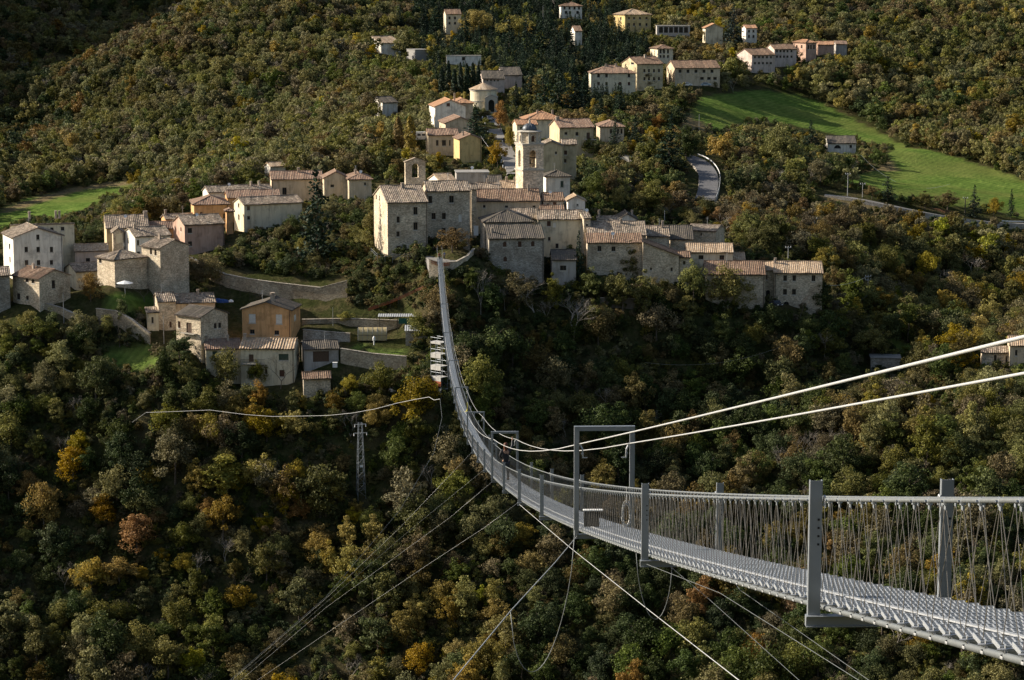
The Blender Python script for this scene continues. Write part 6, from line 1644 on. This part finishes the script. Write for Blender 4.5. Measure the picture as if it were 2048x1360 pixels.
def shed(name, label, px0, px1, py, Y, hgt, depth, roofmat, wallmat, slope_=.25, cat='shed', open_=False):
    b = P(px0, py, Y); w = (px1-px0)/(FPX/Y); root = empty(name, b-Vector((0,0,hgt)), .02, label, cat)
    if not open_:
        mb = MB(); mb.box((w/2,depth/2,hgt/2-1), (w,depth,hgt+2)); mb.build('wall', M[wallmat], root)
    else:
        for x in np.linspace(.1, w-.1, 4):
            for y in (.1, depth-.1): mb = MB(); mb.beam((x,y,-2),(x,y,hgt),.1,.1); mb.build('post', M[wallmat], root)
    rb = MB(); nn = int(w/.25); 
    for i in range(nn+1):
        x = -.2+(w+.4)*i/nn; zz = .04 if i % 2 else -.04
        rb.v += [(x,-.35,hgt+.05+zz-.35*slope_),(x,depth+.2,hgt+.05+zz+depth*slope_)]
    for i in range(nn): rb.f.append((2*i,2*i+2,2*i+3,2*i+1)); rb.m.append(0)
    rb.build('roof', M[roofmat], root)
shed('garden_shed', 'garden shed with bright corrugated tin roof beside the bridge', 811, 867, 661, 536, 2.2, 3.0, 'tin', 'stone_dark')
shed('lean_to', 'long low lean-to with thin blue grey roof on the upper terrace', 758, 868, 633, 544, 2.2, 2.2, 'tin', 'wood', .12, 'shed', True)
tb = MB(); p = P(813, 642, 543.6); tb.box(p, (3.6,.05,1.3)); tag(tb.build('green_tarpaulin', M['green_tarp']), 'dark green tarpaulin hanging under the lean-to roof', 'tarpaulin')
def lump(name, label, cat, px, py, Y, size, mat, seed):
    p = P(px, py, Y); rs_ = np.random.RandomState(seed); bmh = bmesh.new(); bmesh.ops.create_icosphere(bmh, subdivisions=3, radius=1)
    for v in bmh.verts:
        k = 1+.18*math.sin(5*v.co.x+seed)*math.cos(4*v.co.y+seed*2)+rs_.uniform(-.05,.05); v.co = Vector((v.co.x*size[0]*k, v.co.y*size[1]*k, max(-.1, v.co.z*size[2]*k)))
    me = bpy.data.meshes.new(name); bmh.to_mesh(me); bmh.free(); me.materials.append(mat); o = link(name, me); o.location = p; return tag(o, label, cat)
lump('blue_tarpaulin', 'crumpled blue tarpaulin over a pile behind the orange house', 'tarpaulin', 440, 604, 556, (1.9,1.0,.8), M['blue_tarp'], 3)
lump('white_bundle', 'small white bundle next to the blue tarpaulin', 'bundle', 462, 603, 556, (.6,.5,.45), M['white_paint'], 5)
def parasol():
    p = P(250, 583, 549); root = empty('parasol', p, 0, 'open white garden parasol in front of the hip roofed barn', 'parasol')
    mb = MB(); mb.tube([(0,0,-.5),(0,0,2.5)], .04, 6); mb.build('pole', M['steel_light'], root)
    cb = MB(); cb.lathe((0,0,1.95), [(2.0,0),(1.2,.28),(.05,.62)], 8); cb.build('canopy', M['white_paint'], root)
parasol()
wp = MB(); p = P(748, 690, 534); wp.lathe(p, [(.12,0),(.12,1.0),(.3,1.05),(.34,1.6),(.12,2.0),(.02,2.1)], 10); tag(wp.build('scarecrow_pot', M['white_paint']), 'small white capped post in the vegetable garden', 'post')
sg = MB(); p = P(670, 730, 525); sg.box(p, (1.0,.8,1.0)); sg.box(p+Vector((0,0,.56)), (1.1,.9,.1)); tag(sg.build('gas_box', M['white_paint']), 'white metal box beside the garage', 'box')
wpn = MB(); p = P(952, 470, 572); wpn.box(p+Vector((0,0,1.0)), (1.1,.3,2.2)); wpn.box(p+Vector((0,0,2.15)), (1.2,.4,.12)); tag(wpn.build('sunlit_wall_panel', M['white_paint']), 'white panel standing in for a sunlit wall in the gap right of the palazzo', 'panel')  # added white panel, stands in for a patch of sunlit wall
def fence(name, label, pts_, hgt, mat, net=None, sp=2.2, cat='fence'):
    pt = [P(*p) for p in pts_]; root = empty(name, pt[0], 0, label, cat); o_ = Vector(root.location); path = []
    for i in range(len(pt)-1):
        n_ = max(1, int((pt[i+1]-pt[i]).length/sp))
        for t in range(n_): path.append(pt[i].lerp(pt[i+1], t/n_)-o_)
    path.append(pt[-1]-o_)
    for p in path: mb = MB(); mb.beam(p-Vector((0,0,1.0)), p+Vector((0,0,hgt)), .06, .06); mb.build('post', M[mat], root)
    for k in (1.0, .5):
        mb = MB()
        for i in range(len(path)-1): mb.beam(path[i]+Vector((0,0,hgt*k)), path[i+1]+Vector((0,0,hgt*k)), .04, .05)
        mb.build('rail', M[mat], root)
    if net:
        mb = MB()
        for i in range(len(path)-1):
            a, b = path[i], path[i+1]
            for q in np.linspace(0, .95, 7): mb.beam(a+Vector((0,.03,hgt*q)), b+Vector((0,.03,hgt*q)), .02, .07)
            for q in np.linspace(0, 1, 9): c = a.lerp(b, q); mb.beam(c+Vector((0,.03,0)), c+Vector((0,.03,hgt*.95)), .07, .02)
        mb.build('netting', M[net], root)
fence('railing', 'grey steel railing below the palazzo doors', [(742,505,560),(755,517,557),(800,517,557),(845,516,557)], 1.0, 'steel', sp=1.6, cat='railing')
fence('site_fence', 'orange mesh site fence climbing to the bridge', [(736,622,551),(780,607,551),(830,585,549),(868,568,546)], .7, 'wood', 'orange_net')
fence('garden_fence', 'thin dark fence along the path below the curved wall', [(420,566,563),(480,586,559),(540,602,556),(600,612,554)], 1.1, 'gutter', sp=2.5)
fence('terrace_fence', 'dark fence along the upper terrace left of the bridge', [(700,636,548),(780,640,547.5),(868,640,546)], 1.0, 'gutter', sp=1.5)
fence('site_fence', 'short orange barrier at the bridge head square', [(862,527,546.3),(880,533,545.6),(900,531,546)], .8, 'wood', 'orange_net')
fence('road_fence', 'rust red fence beside the road at the right', [(1855,424,693),(1890,430,690),(1915,434,689)], 1.4, 'brick', 'brick')
# ------------------------------------------------------------------ people
M['skin'] = mat_plain('skin', (.42,.25,.17), 0.6); M['hair'] = mat_plain('auburn_hair', (.10,.035,.018), 0.6, 0, .3, 20)
M['jacket'] = mat_plain('dark_jacket', (.018,.02,.026), 0.55, 0, .3, 6); M['trousers'] = mat_plain('dark_trousers', (.03,.033,.04), 0.8)
M['red_cloth'] = mat_plain('red_cloth', (.25,.07,.05), .8); M['blue_cloth'] = mat_plain('blue_cloth', (.03,.05,.10), .8); M['strap'] = mat_plain('pale_strap', (.5,.5,.48), .7)
M['yellow'] = mat_plain('yellow_webbing', (.75,.66,.10), .6)
def skin_obj(name, joints, edges, mat, parent, root=0, sub=2):
    me = bpy.data.meshes.new(name); me.from_pydata([j[:3] for j in joints], edges, []); me.materials.append(mat)
    o = link(name, me, parent); md = o.modifiers.new('skin', 'SKIN'); md.use_smooth_shade = True
    for i, j in enumerate(joints):
        sv = me.skin_vertices[0].data[i]; r = j[3]; sv.radius = r if isinstance(r, tuple) else (r, r); sv.use_root = (i == root)
    sm_ = o.modifiers.new('sub', 'SUBSURF'); sm_.levels = sub; sm_.render_levels = sub
    return o
def person(loc, rz, label, jacket, group=None, scale=1.0, arm=True, hairmat='hair', longhair=True):
    root = empty('person', loc, rz, label, 'person', group); root.scale = (scale,)*3
    # faces +Y, stands at z = 0
    rh = [(.20,.05,1.42),(.34,.20,1.60),(.36,.34,1.86)] if arm else [(.20,0,1.40),(.27,-.02,1.12),(.25,.10,.88)]
    lh = [(-.20,0,1.40),(-.28,.04,1.14),(-.16,.22,1.02)]
    J = [(0,0,.95,(.15,.11)),(0,0,1.15,(.13,.10)),(0,-.01,1.36,(.17,.11)),(0,0,1.50,.055),(0,.03,1.58,.075),(0,.035,1.68,.088),(0,.02,1.75,.06)]
    E = [(0,1),(1,2),(2,3),(3,4),(4,5),(5,6)]
    def chain(pts_, rad, root_):
        k = root_
        for p, r in zip(pts_, rad): J.append((*p, r)); E.append((k, len(J)-1)); k = len(J)-1
        return k
    hr = chain(rh, (.055,.042,.03), 2); hl = chain(lh, (.055,.042,.03), 2)
    chain([(.10,0,.88),(.11,.04,.50),(.11,-.05,.10),(.11,.08,.04)], (.085,.06,.04,.03), 0); chain([(-.10,0,.88),(-.11,.10,.52),(-.11,.06,.10),(-.11,.18,.04)], (.085,.06,.04,.03), 0)
    # palms and five fingers
    for hnd, d, sd in ((hr, Vector(rh[2])-Vector(rh[1]), 1), (hl, Vector(lh[2])-Vector(lh[1]), -1)):
        d.normalize(); p0 = Vector(J[hnd][:3]); side = d.cross(Vector((0,0,1))); side = side.normalized() if side.length > .05 else Vector((1,0,0)); fwd = side.cross(d)
        pm = p0+d*.07; J.append((*pm, (.032,.02))); E.append((hnd, len(J)-1)); pk = len(J)-1
        for q, L_ in ((-.027,.055),(-.009,.068),(.009,.064),(.027,.05)):
            a = pm+side*q+d*.03; b = a+d*L_*.5+fwd*.01; c = b+d*L_*.4+fwd*.03
            for pp, kk in ((a, pk), (b, None), (c, None)):
                J.append((*pp, .009)); E.append((kk if kk is not None else len(J)-2, len(J)-1))
        a = p0+d*.03+side*sd*.04; b = a+d*.035+side*sd*.015
        J.append((*a, .011)); E.append((hnd, len(J)-1)); J.append((*b, .009)); E.append((len(J)-2, len(J)-1))
    body = skin_obj('body', J, E, M['skin'], root)
    JJ = [(0,0,.86,(.18,.13)),(0,0,1.0,(.17,.125)),(0,0,1.18,(.155,.12)),(0,-.01,1.37,(.19,.13)),(0,0,1.50,.075)]; EE = [(0,1),(1,2),(2,3),(3,4)]
    for pts_ in (rh, lh):
        k = 3
        for p, r in zip(pts_, (.078,.062,.048)): JJ.append((*p, r)); EE.append((k, len(JJ)-1)); k = len(JJ)-1
    skin_obj('jacket', JJ, EE, M[jacket], root)
    TT = [(0,0,.93,(.165,.125)),(.10,0,.84,.105),(.11,.04,.50,.075),(.11,-.05,.11,.058),(-.10,0,.84,.105),(-.11,.10,.52,.075),(-.11,.06,.11,.058)]
    skin_obj('trousers', TT, [(0,1),(1,2),(2,3),(0,4),(4,5),(5,6)], M['trousers'], root)
    SS = MB(); 
    for x, y in ((.11,.02),(-.11,.13)): SS.box((x,y,.045),(.09,.26,.09))
    SS.build('shoes', M['black'], root)
    hb = MB(); 
    for s_ in (0,):
        hb.lathe((0,-.005,1.60), [(.02,.205),(.06,.20),(.10,.15),(.112,.08),(.11,0),(.10,-.08 if longhair else 0),(.085,-.18 if longhair else 0)], 14)
    hb.build('hair', M[hairmat], root, True)
    return root
pu = 7.15
pp = bp(pu, -0.12, 0.0)
person(pp, math.radians(8), 'person in a dark jacket with reddish hair walking on the bridge at the second gate', 'jacket', scale=1.0)
zsq = zc+.02
for (px, Y, jk, lb, rz) in [(889,552,'blue_cloth','person in dark blue standing right of the far bridge gate',2.6),(879,550,'red_cloth','person in reddish clothes standing in the far bridge gate',3.3),(902,556,'jacket','person in black standing farther right on the bridge head square',2.2)]:
    p = P(px, 515, Y); person((p.x, p.y, zsq), rz, lb, jk, scale=1.0, arm=False, longhair=False)
yb = MB(); u_ = 15.2
yb.tube([bp(u_,.44,.95),bp(u_,.46,.5),bp(u_,.42,.05)], .05, 5); yb.tube(sagline(bp(u_,.44,.3), bp(u_+.1,-.4,.35), .45, 10), .03, 5)
tag(yb.build('yellow_sling', M['yellow']), 'yellow safety sling hung across the deck halfway to the village', 'sling')
# ------------------------------------------------------------------ vehicles
def car(loc, rz, label, colour, cat='car', van=False, group=None):
    m = mat_plain('car_paint', colour, .25, .1, .04, 2.0, spec=.6)
    root = empty('camper_van' if van else 'parked_car', loc, rz, label, cat, group)
    L_, W_, H_ = (5.6, 2.1, 2.6) if van else (4.1, 1.7, 1.45)
    if van: prof = [(0,.4),(0,1.9),(.25,2.55),(5.0,2.6),(5.45,2.3),(5.6,1.3),(5.6,.4)]
    else: prof = [(0,.35),(0,.78),(.15,.92),(.55,.95),(1.0,1.40),(2.35,1.45),(3.05,.98),(3.95,.84),(4.1,.6),(4.1,.35)]
    mb = MB(); n_ = len(prof)
    for y, k in ((-W_/2, 0), (-W_/2*.96, 1), (W_/2*.96, 1), (W_/2, 0)):
        for x, z in prof:
            tum = (1-.10*max(0, (z-.9)/.6)) if not van else 1
            mb.v.append((x-L_/2 if k else (x-L_/2)*.985, y*tum, z if k else (z*.985+.008)))
    for r in range(3):
        for k in range(n_): a = r*n_+k; b = r*n_+(k+1) % n_; mb.f.append((a, b, b+n_, a+n_)); mb.m.append(0)
    mb.f.append(tuple(reversed(range(n_)))); mb.f.append(tuple(3*n_+k for k in range(n_))); mb.m += [0,0]
    mb.build('body', m, root)
    def pane(pts_): w_ = MB(); w_.add(pts_, [tuple(range(len(pts_)))]); w_.build('window', M['glass'], root)
    for sd in (-1, 1):
        y = sd*(W_/2*.955)
        if van:
            for x0 in (.6, 2.2, 3.6): pane([(x0-L_/2,sd*(W_/2+.01),1.45),(x0+1-L_/2,sd*(W_/2+.01),1.45),(x0+1-L_/2,sd*(W_/2+.01),2.05),(x0-L_/2,sd*(W_/2+.01),2.05)])
        else: pane([(.72-L_/2,sd*(W_/2*.995),.97),(2.9-L_/2,sd*(W_/2*.995),.97),(2.3-L_/2,sd*(W_/2*.945),1.38),(1.08-L_/2,sd*(W_/2*.945),1.36)])
        for x in (.8, L_-.85):
            wb = MB(); c = Vector((x-L_/2, sd*(W_/2-.1), .31)); nn = 14
            ring_ = [(math.cos(2*math.pi*k/nn)*.31, math.sin(2*math.pi*k/nn)*.31) for k in range(nn)]
            for yy in (-.1, .1): wb.v += [(c.x+a, c.y+yy, c.z+b) for a, b in ring_]
            wb.f += [(k, (k+1)%nn, nn+(k+1)%nn, nn+k) for k in range(nn)] + [tuple(range(nn)), tuple(range(2*nn-1, nn-1, -1))]; wb.m += [0]*len(wb.f)
            wh = wb.build('wheel', M['black'], root)
            rb_ = MB(); rb_.add([(c.x+a*.6, c.y+sd*.105, c.z+b*.6) for a, b in ring_], [tuple(range(nn))]); rb_.build('rim', M['steel'], wh)
        for x, mt in ((L_/2+.01, 'white_paint'), (-L_/2-.01, 'red_cloth')):
            lb = MB(); lb.box((x, sd*(W_/2-.3), .68), (.03,.35,.14)); lb.build('headlight' if x > 0 else 'tail_light', M[mt], root)
    z0, z1 = (1.5,2.25) if van else (1.0,1.40)
    if van: pane([(L_/2+.0,-.8,1.4),(L_/2+.0,.8,1.4),(L_/2-.12,.8,2.2),(L_/2-.12,-.8,2.2)])
    else:
        pane([(3.03-L_/2,-.72,1.0),(3.03-L_/2,.72,1.0),(2.42-L_/2,.68,1.41),(2.42-L_/2,-.68,1.41)]); pane([(.5-L_/2,-.72,.97),(.5-L_/2,.72,.97),(.93-L_/2,.68,1.36),(.93-L_/2,-.68,1.36)])
    return root
def onground(px, py, Y=None):
    if Y: p = P(px, py, Y); return p
    return hit(px, py)
car(onground(1552, 613, 553), -1.2, 'dark blue black car parked before the end house of the right row', (.015,.02,.03))
car(P(797, 785, 519), .35, 'white car parked behind the yellow tree near the scaffold', (.7,.7,.7))
car(av[len(av)//2-2][0]+Vector((1.3,0,.02)), 1.9, 'dark car parked on the avenue', (.03,.035,.05))
car(P(838, 281, 712), .15, 'white camper van parked left of the grey buff school house', (.7,.7,.68), 'van', True)
car(P(1374, 172, 925), .1, 'white car parked before the long dormer house', (.7,.7,.7))
car(P(1412, 172, 930), -.1, 'pale blue car parked right of the white car on the upper road', (.35,.42,.5))
car(P(2030, 782, 520), .4, 'dark car parked in the yard at the right edge', (.03,.03,.035))
car(av[3][0]+Vector((-1.2,0,.02)), 1.9, 'silver car parked at the upper end of the avenue', (.4,.41,.42))
